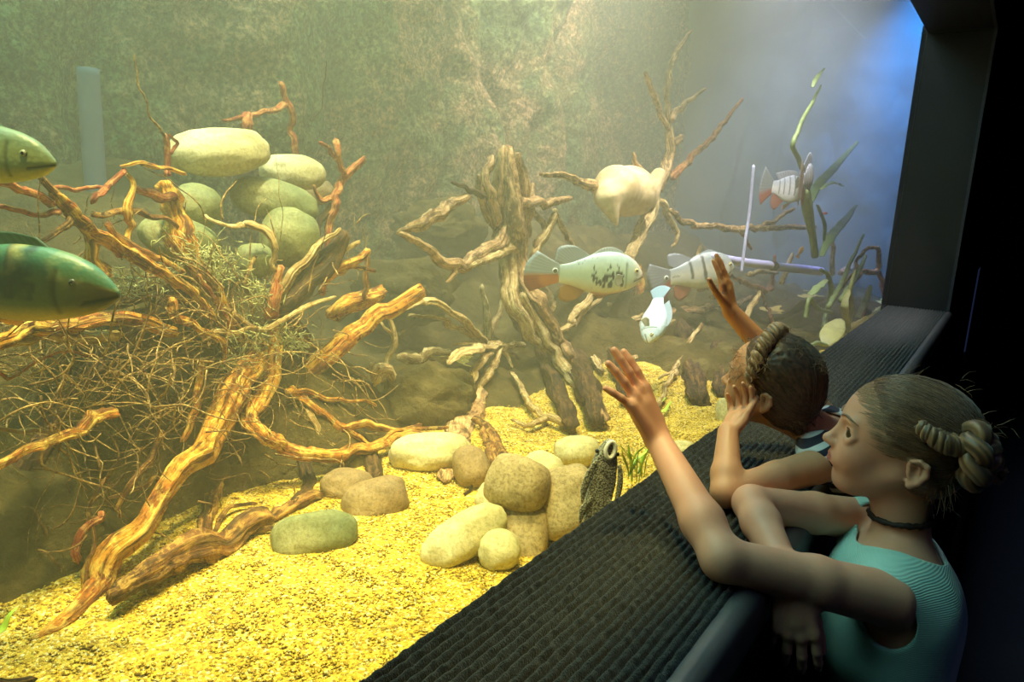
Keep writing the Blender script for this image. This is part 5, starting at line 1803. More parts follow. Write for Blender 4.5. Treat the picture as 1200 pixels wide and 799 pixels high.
def hand_sdf(F, wrist, fdir, pn, thumb, Lh, curls, spread=(8, 2, -4, -12), thumbpose=(.62, .35, .12, .25)):
    """pn: the way the palm faces; thumb: towards the thumb side; curls per finger in degrees (mcp, pip, dip)"""
    y = unit(fdir)
    n = unit(np.asarray(pn, float) - y * (np.asarray(pn, float) @ y))
    x = np.asarray(thumb, float); x = unit(x - y * (x @ y) - n * (x @ n))
    w = np.asarray(wrist, float)
    pt = lambda a, b, c_=0.0: w + Lh * (a * x + b * y + c_ * n)
    kn = [(.165, .49), (.055, .515), (-.052, .49), (-.150, .44)]
    ln = [.43, .48, .44, .34]
    rd = [.050, .051, .048, .042]
    for (a, b) in kn:
        F.cone(pt(a * .45, .02), pt(a, b), .088 * Lh, .062 * Lh, k=.05 * Lh)
    F.cone(pt(0.02, .10, .01), pt(.02, .36, .015), .085 * Lh, .095 * Lh, k=.05 * Lh)
    F.cone(pt(.10, .08, .02), pt(.19, .27, .03), .07 * Lh, .055 * Lh, k=.05 * Lh)
    tips = []
    for i in range(4):
        a, b = kn[i]
        p = pt(a, b - .02)
        d = unit(y * math.cos(math.radians(spread[i])) + x * math.sin(math.radians(spread[i])))
        ax = unit(np.cross(d, n))
        seg = [.46 * ln[i], .31 * ln[i], .23 * ln[i]]
        r = rd[i]
        for j in range(3):
            d = rot(d, ax, math.radians(curls[i][j]))
            q = p + d * seg[j] * Lh
            r2 = r * (.93 if j < 2 else .86)
            F.cone(p, q, r * Lh, r2 * Lh, k=(.035 if j == 0 else .015) * Lh)
            p, r = q, r2
        tips.append(p)
    # thumb: leaves the side of the palm
    tx, ty, tn, bend = thumbpose
    b0 = pt(.13, .14, .02)
    b1 = pt(.13 + .16 * tx * 1.2, .14 + .20 * ty * 1.6, .02 + .16 * tn)
    d = unit(b1 - b0)
    F.cone(b0, b1, .075 * Lh, .056 * Lh, k=.04 * Lh)
    d2 = unit(d * (1 - bend) + y * bend)
    b2 = b1 + d2 * .17 * Lh
    F.cone(b1, b2, .056 * Lh, .050 * Lh, k=.02 * Lh)
    b3 = b2 + unit(d2 * .7 + y * .3) * .13 * Lh
    F.cone(b2, b3, .052 * Lh, .042 * Lh, k=.015 * Lh)
    return tips


def arm_sdf(F, S, E, Wr, rs, re, rw, k=.012):
    S, E, Wr = map(lambda a: np.asarray(a, float), (S, E, Wr))
    m = S + (E - S) * .45
    F.cone(S, m, rs, rs * .88, k=k)
    F.cone(m, E, rs * .88, re, k=k)
    q = E + (Wr - E) * .28
    F.cone(E, q, re * .98, re * 1.03, k=k)
    F.cone(q, Wr, re * 1.03, rw, k=k)


def normals_ok(V, Q): return V, Q


def hair_streaks(P, h, pole, seed, base, hi, amp, normals=None):
    """grooves and tone that radiate from the pole the hair is drawn to"""
    d = (P - pole) / h.H
    r = np.linalg.norm(d, axis=1) + 1e-6
    d = d / r[:, None]
    q = np.stack([d[:, 0] * 30, d[:, 1] * 30, d[:, 2] * 30], 1) + r[:, None] * 0.8
    g = fbm(q, 4, seed, .6)
    col = mixa(np.tile(np.array(base), (len(P), 1)), np.tile(np.array(hi), (len(P), 1)), .5 + .7 * g)
    return g, col


def vert_normals(V, Q):
    a = V[Q[:, 1]] - V[Q[:, 0]]; b = V[Q[:, 2]] - V[Q[:, 0]]
    fn = np.cross(a, b)
    N = np.zeros_like(V)
    for j in range(Q.shape[1]):
        for c_ in range(3):
            N[:, c_] += np.bincount(Q[:, j], fn[:, c_], len(V))
    return N / (np.linalg.norm(N, axis=1)[:, None] + 1e-12)


def braid(path, rad, n_lobes, base, hi, seed, twist=1.0):
    """three-strand braid as overlapping lobes along a path"""
    C = catmull(np.array(path), n_lobes * 8)
    T, N, B = frames(C)
    mb = MB()
    L = len(C)
    s = np.linspace(0, n_lobes * PI / 1.5, L)
    rr = np.interp(np.linspace(0, 1, L), np.linspace(0, 1, len(rad)), rad)
    for k in range(3):
        ph = 2 * PI * k / 3
        P = C + (np.sin(s + ph) * rr * .62)[:, None] * B + (np.sin(2 * (s + ph)) * rr * .36)[:, None] * N
        V, F, A = tube(P, rr * .50, seg=22, n=L * 2, ridge=.0, seed=seed + k, cap='round', attr=True)
        g = fbm(np.stack([A[:, 0] * 1.2, A[:, 1] * 9, A[:, 2] * 9], 1), 3, seed + k)
        ctr = np.repeat(P.mean(0)[None], len(V), 0)
        rg = V[:L * 2 * 22].reshape(L * 2, 22, 3)
        dsp = rg - rg.mean(1, keepdims=True)
        dsp /= np.linalg.norm(dsp, axis=2, keepdims=True) + 1e-9
        V[:L * 2 * 22] += (dsp * g[:L * 2 * 22].reshape(L * 2, 22, 1) * .0011).reshape(-1, 3)
        col = mixa(np.tile(np.array(base), (len(V), 1)), np.tile(np.array(hi), (len(V), 1)), .5 + .9 * g)
        mb.add(V, F, col)
    return mb


def fringe(h, starts, dirs, n, length, base, seed, rad=.0006, curl=.35):
    rr = random.Random(seed)
    mb = MB()
    for i in range(n):
        k = rr.randrange(len(starts))
        p = h.p(*[a + rr.gauss(0, .035) for a in starts[k]])
        d = h.R.T @ unit(dirs[k])
        P = [np.array(p)]
        d = unit(d + np.array([rr.gauss(0, .35) for _ in range(3)]))
        for j in range(5):
            d = unit(d + np.array([rr.gauss(0, curl) for _ in range(3)]) + np.array([0, 0, -.12]))
            P.append(P[-1] + d * length * rr.uniform(.6, 1.3) / 5)
        V, F = tube(np.array(P), [rad, rad * .8, rad * .4], seg=4, n=12, cap='flat')
        mb.add(V, F, np.array(base) * rr.uniform(.7, 1.25))
    return mb


def strands_over(h, ell_c, ell_r, starts, pole, n, base, hi, seed, rad=.0009, lift=.006, bvh=None, fine=False):
    """thin strands laid over the hair cap, drawn from the hairline to the pole"""
    rr = random.Random(seed)
    mb = MB()
    pl = np.array(pole, float)
    c0, r0 = np.array(ell_c, float), np.array(ell_r, float)
    for i in range(n):
        k = rr.random() * (len(starts) - 1)
        a = int(k); fr_ = k - a
        s0 = np.array(starts[a]) * (1 - fr_) + np.array(starts[min(a + 1, len(starts) - 1)]) * fr_
        s0 = s0 + np.array([rr.gauss(0, .02) for _ in range(3)])
        off = np.array([rr.gauss(0, .05) for _ in range(3)])
        P = []
        if i % 3 == 0: lift_ = lift * 1.6
        else: lift_ = lift
        end = rr.uniform(.55, 1.0) if not fine else rr.uniform(.25, .45)
        st = rr.uniform(0, .35) if not fine else rr.uniform(0, .12)
        for j in range(9):
            tt = st + (end - st) * j / 8
            q = s0 * (1 - tt) + (pl + off) * tt
            dq = (q - c0) / r0
            nrm = np.linalg.norm(dq)
            q = c0 + dq / nrm * r0 * (1 + lift * rr.uniform(.3, 1.2))
            if fine:
                w_ = h.p(*q); cc_ = h.p(*c0); dr = unit(w_ - cc_)
                hit = body_bvh.ray_cast(Vector(cc_ + dr * h.H * .9), Vector(-dr), h.H)
                hh_ = hair_bvh.ray_cast(Vector(cc_ + dr * h.H * .9), Vector(-dr), h.H)
                best = [np.array(x_[0]) for x_ in (hit, hh_) if x_[0] is not None]
                if best:
                    best.sort(key=lambda a_: -np.linalg.norm(a_ - cc_))
                    P.append(best[0] + dr * .0004)
                continue
            if ((q[0] - .475) / .365) ** 2 + (q[1] / .56) ** 2 + ((q[2] + .08) / .435) ** 2 < 1: continue
            if q[2] < -.2 and q[0] > -.25: continue
            if bvh is not None:
                w_ = h.p(*q); cc_ = h.p(*c0); dr = unit(w_ - cc_)
                hit = bvh.ray_cast(Vector(cc_ + dr * h.H * .9), Vector(-dr), h.H)
                if hit[0] is not None: P.append(np.array(hit[0]) + dr * (rad * .4 + .0009 * rr.random()))
                continue
            P.append(h.p(*q))
        if len(P) < 4: continue
        V, F = tube(np.array(P), [rad * .15, rad * .8, rad, rad * .4], seg=4, n=16, cap='flat')
        f_ = rr.random()
        mb.add(V, F, np.array(base) * (1 - f_) + np.array(hi) * f_)
    return mb


# ------------------------------------------------------------------ the older girl
SK1 = srgb(226, 164, 136)
HS1 = .196
H1 = Head((.362, 1.092, .137), (-.97, -.20, .17), HS1, roll=0.0)
VX = 0.0021
Ls, Le, Lw = np.array([.388, .960, -.035]), np.array([.218, .803, .030]), np.array([.072, .914, .122])
Rs, Re, Rw = np.array([.320, 1.160, -.022]), np.array([.198, .980, .034]), np.array([.286, .862, .000])
NB1 = np.array([.386, 1.090, -.008])     # base of the neck
CH1, WA1, HP1 = np.array([.372, 1.060, -.115]), np.array([.405, 1.070, -.27]), np.array([.43, 1.07, -.40])


def torso1(F, g=0.0):
    ax = unit(Ls - Rs)
    R = np.array([unit(np.cross(ax, [0, 0, 1])), ax, [0, 0, 1]])
    F.cone(Ls - ax * .012, NB1 + np.array([.0, -.035, -.028]), .032 + g, .036 + g, k=.02)
    F.cone(Rs + ax * .012, NB1 + np.array([.0, .035, -.028]), .032 + g, .036 + g, k=.02)
    F.ell(CH1 + np.array([.014, 0, .040]), np.array([.078, .110, .074]) + g, R, k=.03)
    F.ell(CH1 + np.array([.014, 0, -.03]), np.array([.080, .106, .10]) + g, R, k=.03)
    F.ell(WA1, np.array([.072, .096, .12]) + g, R, k=.03)
    F.ell(HP1, np.array([.080, .105, .09]) + g, R, k=.03)


F = Field((-.01, .72, -.75), (.66, 1.30, .27), VX)
F.cone(NB1 + [0, 0, -.02], H1.p(-.10, 0, -.18), .036, .036, k=.01)
F.cone(NB1 + [-.004, 0, .01], H1.p(-.03, 0, -.25), .030, .034, k=.015)
torso1(F)
head_sdf(F, H1)
arm_sdf(F, Ls, Le, Lw, .036, .0265, .0185)
arm_sdf(F, Rs, Re, Rw, .034, .0255, .0185)
# left hand spread on the glass, seen from its back
pd = unit(np.array([.012, .886, .245]) - Lw)
hand_sdf(F, Lw, pd, (-1, .05, -.1), (-.25, 1, .1), .148,
         [(4, 8, 4), (2, 6, 4), (3, 8, 4), (8, 10, 6)], spread=(4, -2, -9, -26), thumbpose=(.5, .6, .5, .35))
# right hand hanging over the edge
hand_sdf(F, Rw, (.20, -.10, -.85), (-.35, .9, -.1), (.8, .5, 0), .140,
         [(10, 18, 10), (12, 20, 12), (14, 22, 12), (16, 24, 14)], spread=(5, 0, -5, -11), thumbpose=(.4, .9, .7, .4))
# kneeling legs
for sg in (-1, 1):
    hip = HP1 + np.array([.0, .055 * sg, -.03])
    kn = np.array([.40, 1.06 + .065 * sg, -.695])
    an = np.array([.62, 1.06 + .06 * sg, -.715])
    F.cone(hip, kn, .062, .045, k=.03)
    F.cone(kn, an, .045, .028, k=.02)
V, Q = F.mesh(2)
N = vert_normals(V, Q)
girl = root('person', 'older girl in a mint sleeveless dress and dark choker, one palm raised to the glass', 'person', (.43, 1.07, FLOOR_Z))
obj('body', V, Q, M_skin, girl, cols=face_cols(V, N, H1, SK1, srgb(196, 112, 104)))
from mathutils.bvhtree import BVHTree
body_bvh = BVHTree.FromPolygons([tuple(p) for p in V], [tuple(int(i) for i in f_) for f_ in Q])
eyes_for(H1, girl, (.05, .045, .035), body_bvh)

# hair
Fh = Field(H1.C - .16, H1.C + .16, .0022)
Fh.ell(H1.p(-.055, 0, .135), np.array([.455, .376, .378]) * HS1, H1.R, k=0)
Fh.ell(H1.p(-.20, 0, -.08), np.array([.26, .30, .26]) * HS1, H1.R, k=.02)
Fh.cone(H1.p(.02, .345, .05), H1.p(-.12, .34, -.14), .02 * HS1, .028 * HS1, k=.01)
Fh.ell(H1.p(.50, 0, -.09), np.array([.40, .60, .45]) * HS1, H1.R, k=.022, op='s')
Fh.half(H1.p(-.1, 0, -.27), -H1.u * .9 + H1.f * .35)
for sg in (1, -1):
    Fh.ell(H1.p(.03, .38 * sg, -.10), np.array([.15, .14, .17]) * HS1, H1.R, k=.008, op='s')
V, Q = Fh.mesh(1)
pole = H1.p(-.50, .16, .14)
HB, HH = srgb(70, 40, 25), srgb(126, 84, 56)
g, col = hair_streaks(V, H1, pole, 4, HB, HH, .001)
V = V + vert_normals(V, Q) * (g * .0009)[:, None]
mbh = MB()
mbh.add(V, Q, col)
hl = [(.33, -.10, .33), (.335, .0, .34), (.33, .10, .33), (.27, .22, .26), (.20, .30, .14), (.12, .345, .05), (.02, .36, .06), (-.1, .37, .02), (-.25, .30, -.2)]
hair_bvh = BVHTree.FromPolygons([tuple(p) for p in V], [tuple(int(i) for i in f_) for f_ in Q])
st = strands_over(H1, (-.055, 0, .135), (.459, .380, .382), hl, (-.44, .20, .14), 1500, HB, srgb(146, 104, 72), 3, rad=.0006, bvh=hair_bvh)
for a, b, c_ in zip(st.V, [None] * len(st.V), st.C): pass
Vs, Fs, Cs = np.concatenate(st.V), st.F, np.concatenate(st.C)
mbh.add(Vs, Fs, Cs)
fr1 = fringe(H1, [(.1, .1, .52), (-.2, .1, .53), (-.4, .2, .35), (-.5, .0, .3), (-.3, .3, -.2), (-.35, .3, .3)],
             [(-.3, .1, 1), (-1, .2, 1), (-1, .5, .4), (-1, 0, .2), (-.5, .3, -1), (-.6, .6, .6)], 34, .022, srgb(150, 112, 76), 9, curl=.18, rad=.00028)
mbh.add(np.concatenate(fr1.V), fr1.F, np.concatenate(fr1.C))
hl2 = [(.40, -.10, .30), (.405, .0, .31), (.40, .12, .30), (.345, .24, .22), (.28, .31, .10), (.20, .35, .0), (.10, .365, -.03)]
st2 = strands_over(H1, (-.055, 0, .135), (.459, .380, .382), hl2, (-.44, .20, .14), 420, srgb(120, 84, 58), srgb(180, 136, 104), 33, rad=.00038, bvh=None, fine=True)
mbh.add(np.concatenate(st2.V), st2.F, np.concatenate(st2.C))
hair1 = mbh.obj('hair', M_hair, girl)
# braided bun
bc = (-.33, .27, .17)
sp = []
for k in range(22):
    a = k / 21 * 2 * PI * 1.55 + 2.2
    rr_ = .15 * (1 - .5 * k / 21)
    sp.append(H1.p(bc[0] - .02 - .13 * k / 21 + .05 * math.sin(a), bc[1] + rr_ * math.cos(a) * .9 + .02, bc[2] + rr_ * math.sin(a)))
bn = braid(sp, np.array([.10, .12, .12, .105, .07]) * HS1, 11, srgb(62, 40, 26), srgb(160, 116, 78), 21)
bn.obj('bun', M_hair, hair1, label='coiled braided bun')
bn2 = braid([H1.p(-.02, .33, .26), H1.p(-.10, .37, .22), H1.p(-.19, .38, .20), H1.p(-.27, .36, .20)], np.array([.05, .075, .085, .08]) * HS1, 7, srgb(62, 40, 26), srgb(160, 116, 78), 27)
bn2.obj('braid', M_hair, hair1)
tail_ = fringe(H1, [(-.24, .30, -.10), (-.29, .27, -.08)], [(-.1, .1, -1), (-.25, 0, -1)], 26, .034, srgb(120, 84, 56), 12, rad=.0006, curl=.10)
tail_.obj('loose_lock', M_hair, hair1)

# choker
ring = []
nk0 = NB1 + (H1.p(-.10, 0, -.18) - NB1) * .36
nax = unit(H1.p(-.10, 0, -.18) - NB1)
e1 = unit(np.cross(nax, [0, 1, 0])); e2 = np.cross(nax, e1)
for k in range(41):
    a = 2 * PI * k / 40
    dd = unit(np.array([-1.0, 0, -.12]) * math.cos(a) + np.array([0, 1.0, 0]) * math.sin(a))
    hit = body_bvh.ray_cast(Vector(nk0), Vector(dd), .1)
    ring.append(np.array(hit[0]) + dd * .0018 if hit[0] is not None else nk0 + dd * .04)
ring[-1] = ring[0]
V, Fq_ = tube(np.array(ring), [.0042] * 41, seg=8, n=120, rough=.35, flat=1.0, cap='flat')
M_chok = simple('choker_cord', srgb(46, 26, 22), 0.6, 300, 0.4, 0.5, 0.001)
obj('choker', V, Fq_, M_chok, girl, label='dark woven choker')

# dress
M_mint, t, out = nt('mint_fabric')
v = coords(t)
wv = N_(t, 'ShaderNodeTexWave'); wv.inputs['Scale'].default_value = 130; wv.inputs['Distortion'].default_value = 0.4
wv.bands_direction = 'Z'
t.links.new(v, wv.inputs['Vector'])
nn = noise_n(t, v, 12, 3)
c = ramp(t, nn, [(0.3, srgb(146, 192, 186)), (0.7, srgb(172, 212, 204))])
principled(t, out, c, 0.8, bump(t, wv.outputs[0], 0.35, 0.0012), Sheen_Weight=0.3)
Fd = Field((.22, .88, -.72), (.60, 1.30, .05), .0021)
torso1(Fd, .0095)
Fd.cone(HP1 + [0, 0, -.04], HP1 + [.0, 0, -.20], .105, .120, k=.04)
Fd.ell(HP1 + [-.02, -.05, -.04], (.10, .13, .10), k=.05)
Fi = Field((.22, .88, -.72), (.60, 1.30, .05), .0021)
torso1(Fi, .0035)
Fi.cone(HP1 + [0, 0, -.10], HP1 + [.0, 0, -.24], .098, .112, k=.03)
Fd.D = np.maximum(Fd.D, -Fi.D)
del Fi
Fd.ell(NB1 + np.array([.0, 0, .024]), (.072, .080, .050), None, k=.004, op='s')
axs = unit(Ls - Rs)
for (S_, sg) in ((Ls, 1), (Rs, -1)):
    Fd.ell(S_ + axs * .036 * sg + np.array([-.012, 0, -.020]), (.045, .034, .047), np.array([unit(np.cross(axs, [0, 0, 1])), axs, [0, 0, 1]]), k=.003, op='s')
Fd.half(HP1 + [0, 0, -.20], (0, 0, -1))
V, Q = Fd.mesh(2)
q = V * np.array([14, 14, 5])
V = V + vert_normals(V, Q) * (fbm(q, 3, 12) * .0022)[:, None]
obj('dress', V, Q, M_mint, girl, label='mint green sleeveless ribbed dress')
del Fd

# ------------------------------------------------------------------ the younger girl
SK2 = srgb(204, 150, 118)
HS = .170
H2 = Head((.143, 1.216, .156), (-.985, .03, .16), HS, roll=math.radians(-3))
Ls2, Le2, Lw2 = np.array([.248, 1.150, .052]), np.array([.150, 1.012, .026]), np.array([.118, 1.094, .094])
Rs2, Re2, Rw2 = np.array([.222, 1.345, .070]), np.array([.120, 1.345, .165]), np.array([.040, 1.285, .262])
NB2 = np.array([.222, 1.254, .088])
CH2, WA2, HP2 = np.array([.297, 1.290, .012]), np.array([.362, 1.315, -.13]), np.array([.392, 1.33, -.25])


def torso2(F, g=0.0):
    ax = unit(Ls2 - Rs2)
    t_ = unit(NB2 - WA2)
    fr_ = unit(np.cross(ax, t_)); ax_ = np.cross(t_, fr_)
    R = np.array([fr_, ax_, t_])
    F.cone(Ls2 - ax * .010, NB2 + np.array([.012, -.028, -.024]), .026 + g, .030 + g, k=.018)
    F.cone(Rs2 + ax * .010, NB2 + np.array([.012, .028, -.024]), .026 + g, .030 + g, k=.018)
    F.ell(CH2 + t_ * .03, np.array([.050, .086, .062]) + g, R, k=.025)
    F.ell(CH2 - t_ * .03, np.array([.055, .082, .080]) + g, R, k=.025)
    F.ell(WA2, np.array([.056, .074, .095]) + g, R, k=.025)
    F.ell(HP2, np.array([.062, .082, .075]) + g, R, k=.025)


F = Field((-.01, .93, -.75), (.50, 1.46, .37), .0021)
F.cone(NB2 + [.01, 0, -.02], H2.p(-.12, 0, -.20), .029, .031, k=.01)
F.cone(NB2, H2.p(.0, 0, -.26), .026, .030, k=.015)
torso2(F)
head_sdf(F, H2, nose=.95)
arm_sdf(F, Ls2, Le2, Lw2, .0285, .0225, .0165, k=.010)
arm_sdf(F, Rs2, Re2, Rw2, .0275, .0215, .0160, k=.010)
# left hand: cheek rests on the loosely curled fingers
hand_sdf(F, Lw2, (.10, .80, .50), (-.25, -.35, .9), (.8, .4, 0), .104,
         [(42, 24, 14), (44, 26, 16), (44, 28, 18), (42, 30, 20)], spread=(10, 3, -5, -14), thumbpose=(.35, .8, .5, .6))
# right palm on the glass
hand_sdf(F, Rw2, unit(np.array([.012, 1.275, .372]) - Rw2), (-1, 0, -.2), (-.1, -1, .1), .112,
         [(4, 8, 4), (2, 6, 4), (3, 8, 4), (6, 10, 6)], spread=(2, 0, -2, -5), thumbpose=(1.1, .75, .2, .15))
for sg in (-1, 1):
    hip = HP2 + np.array([.0, .042 * sg, -.03])
    kn = np.array([.395, 1.33 + .045 * sg, -.50])
    an = np.array([.40, 1.33 + .048 * sg, -.715])
    F.cone(hip, kn, .048, .034, k=.02)
    F.cone(kn, an, .034, .022, k=.015)
    F.cone(an + [0, 0, -.008], an + [-.085, 0, -.018], .024, .017, k=.012)
V, Q = F.mesh(2)
N = vert_normals(V, Q)
kid = root('person', 'younger girl in a striped dress, cheek resting on hand, braid across her hair', 'person', (.39, 1.33, FLOOR_Z))
obj('body', V, Q, M_skin, kid, cols=face_cols(V, N, H2, SK2, srgb(190, 104, 92)))
eyes_for(H2, kid, (.06, .045, .03), BVHTree.FromPolygons([tuple(p) for p in V], [tuple(int(i) for i in f_) for f_ in Q]))
del F

Fh = Field(H2.C - .15, H2.C + .15, .0022)
Fh.ell(H2.p(-.06, 0, .15), np.array([.450, .388, .395]) * HS, H2.R, k=0)
Fh.ell(H2.p(-.24, 0, -.10), np.array([.27, .31, .30]) * HS, H2.R, k=.03)
Fh.ell(H2.p(.47, 0, -.08), np.array([.37, .60, .46]) * HS, H2.R, k=.022, op='s')
Fh.half(H2.p(-.1, 0, -.33), -H2.u * .9 + H2.f * .4)
for sg in (1, -1):
    Fh.ell(H2.p(.02, .39 * sg, -.09), np.array([.14, .13, .17]) * HS, H2.R, k=.008, op='s')
V, Q = Fh.mesh(1)
HB2, HH2 = srgb(50, 33, 22), srgb(92, 62, 40)
g, col = hair_streaks(V, H2, H2.p(-.55, 0, -.15), 14, HB2, HH2, .001)
V = V + vert_normals(V, Q) * (g * .0009)[:, None]
mbh = MB(); mbh.add(V, Q, col)
hl = [(-.2, -.15, .50), (0, .0, .52), (.30, -.15, .34), (.31, .0, .36), (.30, .12, .34), (.26, .24, .24), (.20, .31, .12), (.12, .35, .02), (0, .37, .06), (-.1, .38, .02), (-.25, .31, -.2)]
st = strands_over(H2, (-.06, 0, .15), (.454, .392, .399), hl, (-.50, .05, -.22), 1600, HB2, srgb(112, 78, 52), 5, rad=.0006, bvh=BVHTree.FromPolygons([tuple(p) for p in V], [tuple(int(i) for i in f_) for f_ in Q]))
mbh.add(np.concatenate(st.V), st.F, np.concatenate(st.C))
fr2 = fringe(H2, [(.30, .05, .36), (.31, .2, .26), (.22, .32, .12), (.0, .1, .54), (-.2, .2, .50), (-.4, .1, .4), (-.4, .2, -.2)],
             [(.7, .2, .3), (.7, .4, -.2), (.5, .5, -.5), (0, .1, 1), (-.3, .2, 1), (-1, .2, .6), (-.8, .3, -.5)], 170, .024, srgb(140, 100, 66), 19, rad=.00038, curl=.55)
mbh.add(np.concatenate(fr2.V), fr2.F, np.concatenate(fr2.C))
fr3 = fringe(H2, [(.09, .39, .10), (.08, .38, .28), (.07, .30, .42), (.06, .18, .52), (.04, .36, .34)], [(0, 1, .2), (-.3, 1, .5), (.3, .8, .8), (-.2, .3, 1), (-.5, .8, .2)], 90, .022, srgb(168, 130, 90), 23, rad=.0005, curl=.9)
mbh.add(np.concatenate(fr3.V), fr3.F, np.concatenate(fr3.C))
hair2 = mbh.obj('hair', M_hair, kid)
bp = []
for k in range(9):
    a = math.radians(-4 + k * 21)      # from the ear over the crown
    bp.append(H2.p(.10 - .02 * math.sin(a), .375 * math.cos(a), .14 + .395 * math.sin(a)))
br = braid(bp, np.array([.06, .085, .095, .095, .09, .085, .06]) * HS, 17, srgb(70, 46, 30), srgb(176, 134, 92), 31)
br.obj('braid', M_hair, hair2, label='braid worn across the crown like a band')

# striped dress
M_stripe, t, out = nt('striped_fabric')
tc = t.nodes.new('ShaderNodeTexCoord')
sx = t.nodes.new('ShaderNodeSeparateXYZ'); t.links.new(tc.outputs['Object'], sx.inputs[0])
mth = N_(t, 'ShaderNodeMath', operation='MULTIPLY'); mth.inputs[1].default_value = 0.55
t.links.new(sx.outputs['X'], mth.inputs[0])
sub = N_(t, 'ShaderNodeMath', operation='SUBTRACT')
t.links.new(sx.outputs['Z'], sub.inputs[0]); t.links.new(mth.outputs[0], sub.inputs[1])
nz_ = noise_n(t, tc.outputs['Object'], 14, 2)
ad = N_(t, 'ShaderNodeMath', operation='MULTIPLY_ADD'); t.links.new(nz_, ad.inputs[0]); ad.inputs[1].default_value = 0.006
t.links.new(sub.outputs[0], ad.inputs[2])
dv = N_(t, 'ShaderNodeMath', operation='MULTIPLY'); dv.inputs[1].default_value = 1 / 0.020; t.links.new(ad.outputs[0], dv.inputs[0])
frc = N_(t, 'ShaderNodeMath', operation='FRACT'); t.links.new(dv.outputs[0], frc.inputs[0])
c = ramp(t, frc.outputs[0], [(0.0, srgb(18, 20, 48)), (0.52, srgb(18, 20, 48)), (0.56, srgb(206, 206, 214)), (0.96, srgb(206, 206, 214)), (1.0, srgb(18, 20, 48))])
n2 = noise_n(t, tc.outputs['Object'], 400, 2)
principled(t, out, c, 0.85, bump(t, n2, 0.4, 0.001), Sheen_Weight=0.2)
Fd = Field((.13, 1.08, -.60), (.54, 1.46, .14), .0021)
torso2(Fd, .0085)
Fd.cone(HP2 + [0, 0, -.02], HP2 + [0, 0, -.20], .080, .104, k=.03)
Fi = Field((.13, 1.08, -.60), (.54, 1.46, .14), .0021)
torso2(Fi, .0025)
Fi.cone(HP2 + [0, 0, -.06], HP2 + [0, 0, -.24], .072, .098, k=.03)
Fd.D = np.maximum(Fd.D, -Fi.D)
del Fi
Fd.ell(NB2 + np.array([-.010, 0, .012]), (.050, .058, .040), k=.004, op='s')
axs = unit(Ls2 - Rs2)
for (S_, sg) in ((Ls2, 1), (Rs2, -1)):
    Fd.ell(S_ + axs * .026 * sg + np.array([-.012, 0, -.012]), (.040, .034, .050), np.array([unit(np.cross(axs, [0, 0, 1])), axs, [0, 0, 1]]), k=.003, op='s')
Fd.half(HP2 + [0, 0, -.19], (0, 0, -1))
V, Q = Fd.mesh(2)
V = V + vert_normals(V, Q) * (fbm(V * np.array([18, 18, 6]), 3, 15) * .002)[:, None]
obj('dress', V, Q, M_stripe, kid, label='navy and white striped sleeveless dress')
del Fd
# ================================================================== lamps over the tank, added gallery fill light
def spot(name, loc, tgt, power, col, size=60, blend=0.6, rad=0.06):
    l = bpy.data.lights.new(name, 'SPOT')
    l.energy = power; l.color = col; l.spot_size = math.radians(size); l.spot_blend = blend; l.shadow_soft_size = rad
    o = bpy.data.objects.new(name, l); COL.objects.link(o)
    o.location = loc
    d = Vector(tgt) - Vector(loc)
    o.rotation_euler = d.to_track_quat('-Z', 'Y').to_euler()
    return o


def area(name, loc, tgt, power, col, sx, sy):
    l = bpy.data.lights.new(name, 'AREA')
    l.shape = 'RECTANGLE'; l.size = sx; l.size_y = sy; l.energy = power; l.color = col
    o = bpy.data.objects.new(name, l); COL.objects.link(o)
    o.location = loc
    d = Vector(tgt) - Vector(loc)
    o.rotation_euler = d.to_track_quat('-Z', 'Y').to_euler()
    return o


WARM = (1.0, 0.86, 0.28)
PALE = (1.0, 0.91, 0.56)
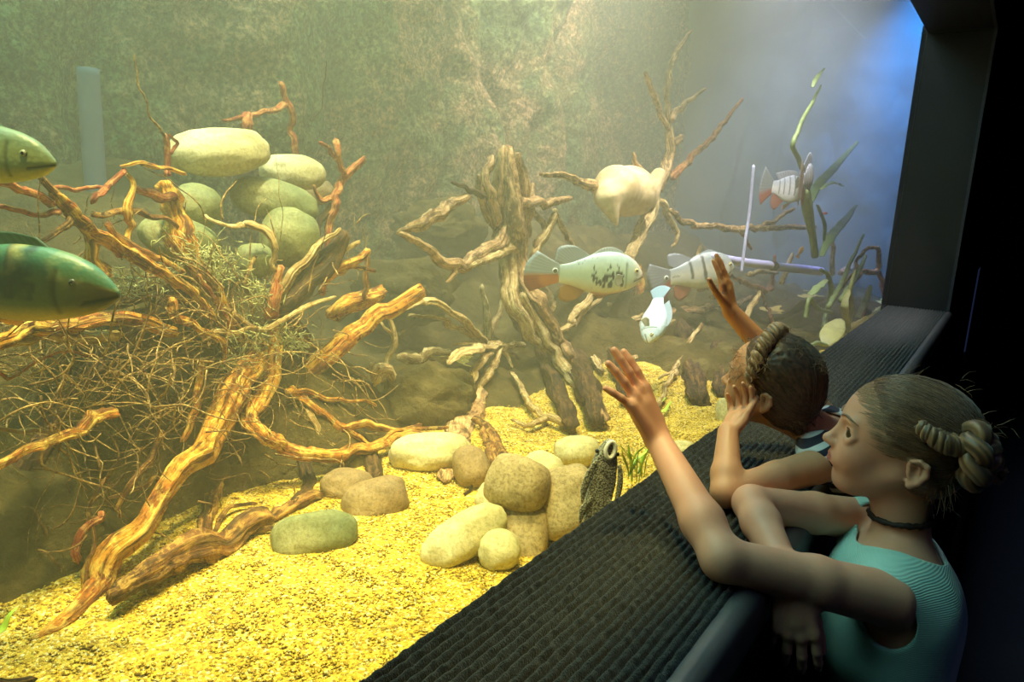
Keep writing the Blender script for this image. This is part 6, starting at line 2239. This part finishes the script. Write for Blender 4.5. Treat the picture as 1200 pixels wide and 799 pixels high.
# a row of lamps just behind the glass, shining down on the gravel; the lintel keeps them off the ledge
spot('tank_lamp', (-0.16, 0.30, 2.3), (-0.52, 0.45, -0.2), 250, WARM, 50, 0.7)
spot('tank_lamp', (-0.16, 1.20, 2.3), (-0.42, 1.20, -0.2), 250, WARM, 46, 0.7)
spot('tank_lamp', (-0.16, 2.00, 2.3), (-0.45, 1.95, -0.2), 190, PALE, 46, 0.8)
spot('tank_lamp', (-0.20, 2.70, 2.3), (-0.50, 3.1, 0.3), 360, (1.0, 0.97, 0.9), 50, 0.8)  # added to brighten the pale fish at the right
spot('tank_lamp', (-0.55, 0.7, 2.35), (-1.05, 0.85, 0.2), 380, PALE, 48, 0.8)
spot('tank_lamp', (-0.75, 2.2, 2.35), (-1.15, 2.35, 0.4), 300, (1.0, 0.94, 0.74), 55, 0.9)
# pale washes added to bring out the rock wall
spot('tank_lamp', (-1.3, 2.0, 2.35), (-1.95, 2.1, 1.0), 60, (1.0, 0.92, 0.70), 80, 0.9)
spot('tank_lamp', (-1.15, 3.3, 2.35), (-1.95, 3.6, 1.0), 420, (1.0, 0.90, 0.80), 75, 0.9)
spot('tank_lamp', (-0.9, 4.4, 2.35), (-0.8, 4.9, 1.5), 460, (0.50, 0.53, 1.0), 85, 0.9)
spot('blue_tank_lamp', (-0.12, 5.1, 2.3), (-0.06, 5.66, 1.3), 900, (0.0, 0.20, 1.0), 75, 0.9)
area('tank_light_panel', (-1.1, 0.2, 2.42), (-1.1, 0.2, 0), 55, (0.42, 1.0, 0.84), 1.4, 3.0)
area('tank_light_panel', (-1.1, 3.0, 2.42), (-1.1, 3.0, 0), 22, (0.80, 0.90, 1.0), 1.4, 2.6)
area('gallery_fill', (1.5, 0.5, 1.9), (0.5, 1.1, -0.3), 1.6, (0.42, 0.46, 1.0), 0.5, 0.5)  # unseen fill, added to lift the dark gallery side

w = bpy.data.worlds.new('world'); SC.world = w; w.use_nodes = True
w.node_tree.nodes['Background'].inputs[0].default_value = (0.02, 0.03, 0.08, 1)
w.node_tree.nodes['Background'].inputs[1].default_value = 0.3
SC.view_settings.view_transform = 'Standard'
SC.view_settings.look = 'None'
SC.view_settings.exposure = 0.3
SC.view_settings.gamma = 1.0
SC.view_settings.use_curve_mapping = False
cy = SC.cycles
cy.max_bounces = 8; cy.diffuse_bounces = 3; cy.glossy_bounces = 3; cy.transmission_bounces = 4
cy.volume_bounces = 1; cy.transparent_max_bounces = 24
cy.use_denoising = True
try:
    cy.denoiser = 'OPENIMAGEDENOISE'
except Exception:
    pass
cy.sample_clamp_indirect = 4.0
cy.caustics_reflective = False; cy.caustics_refractive = False
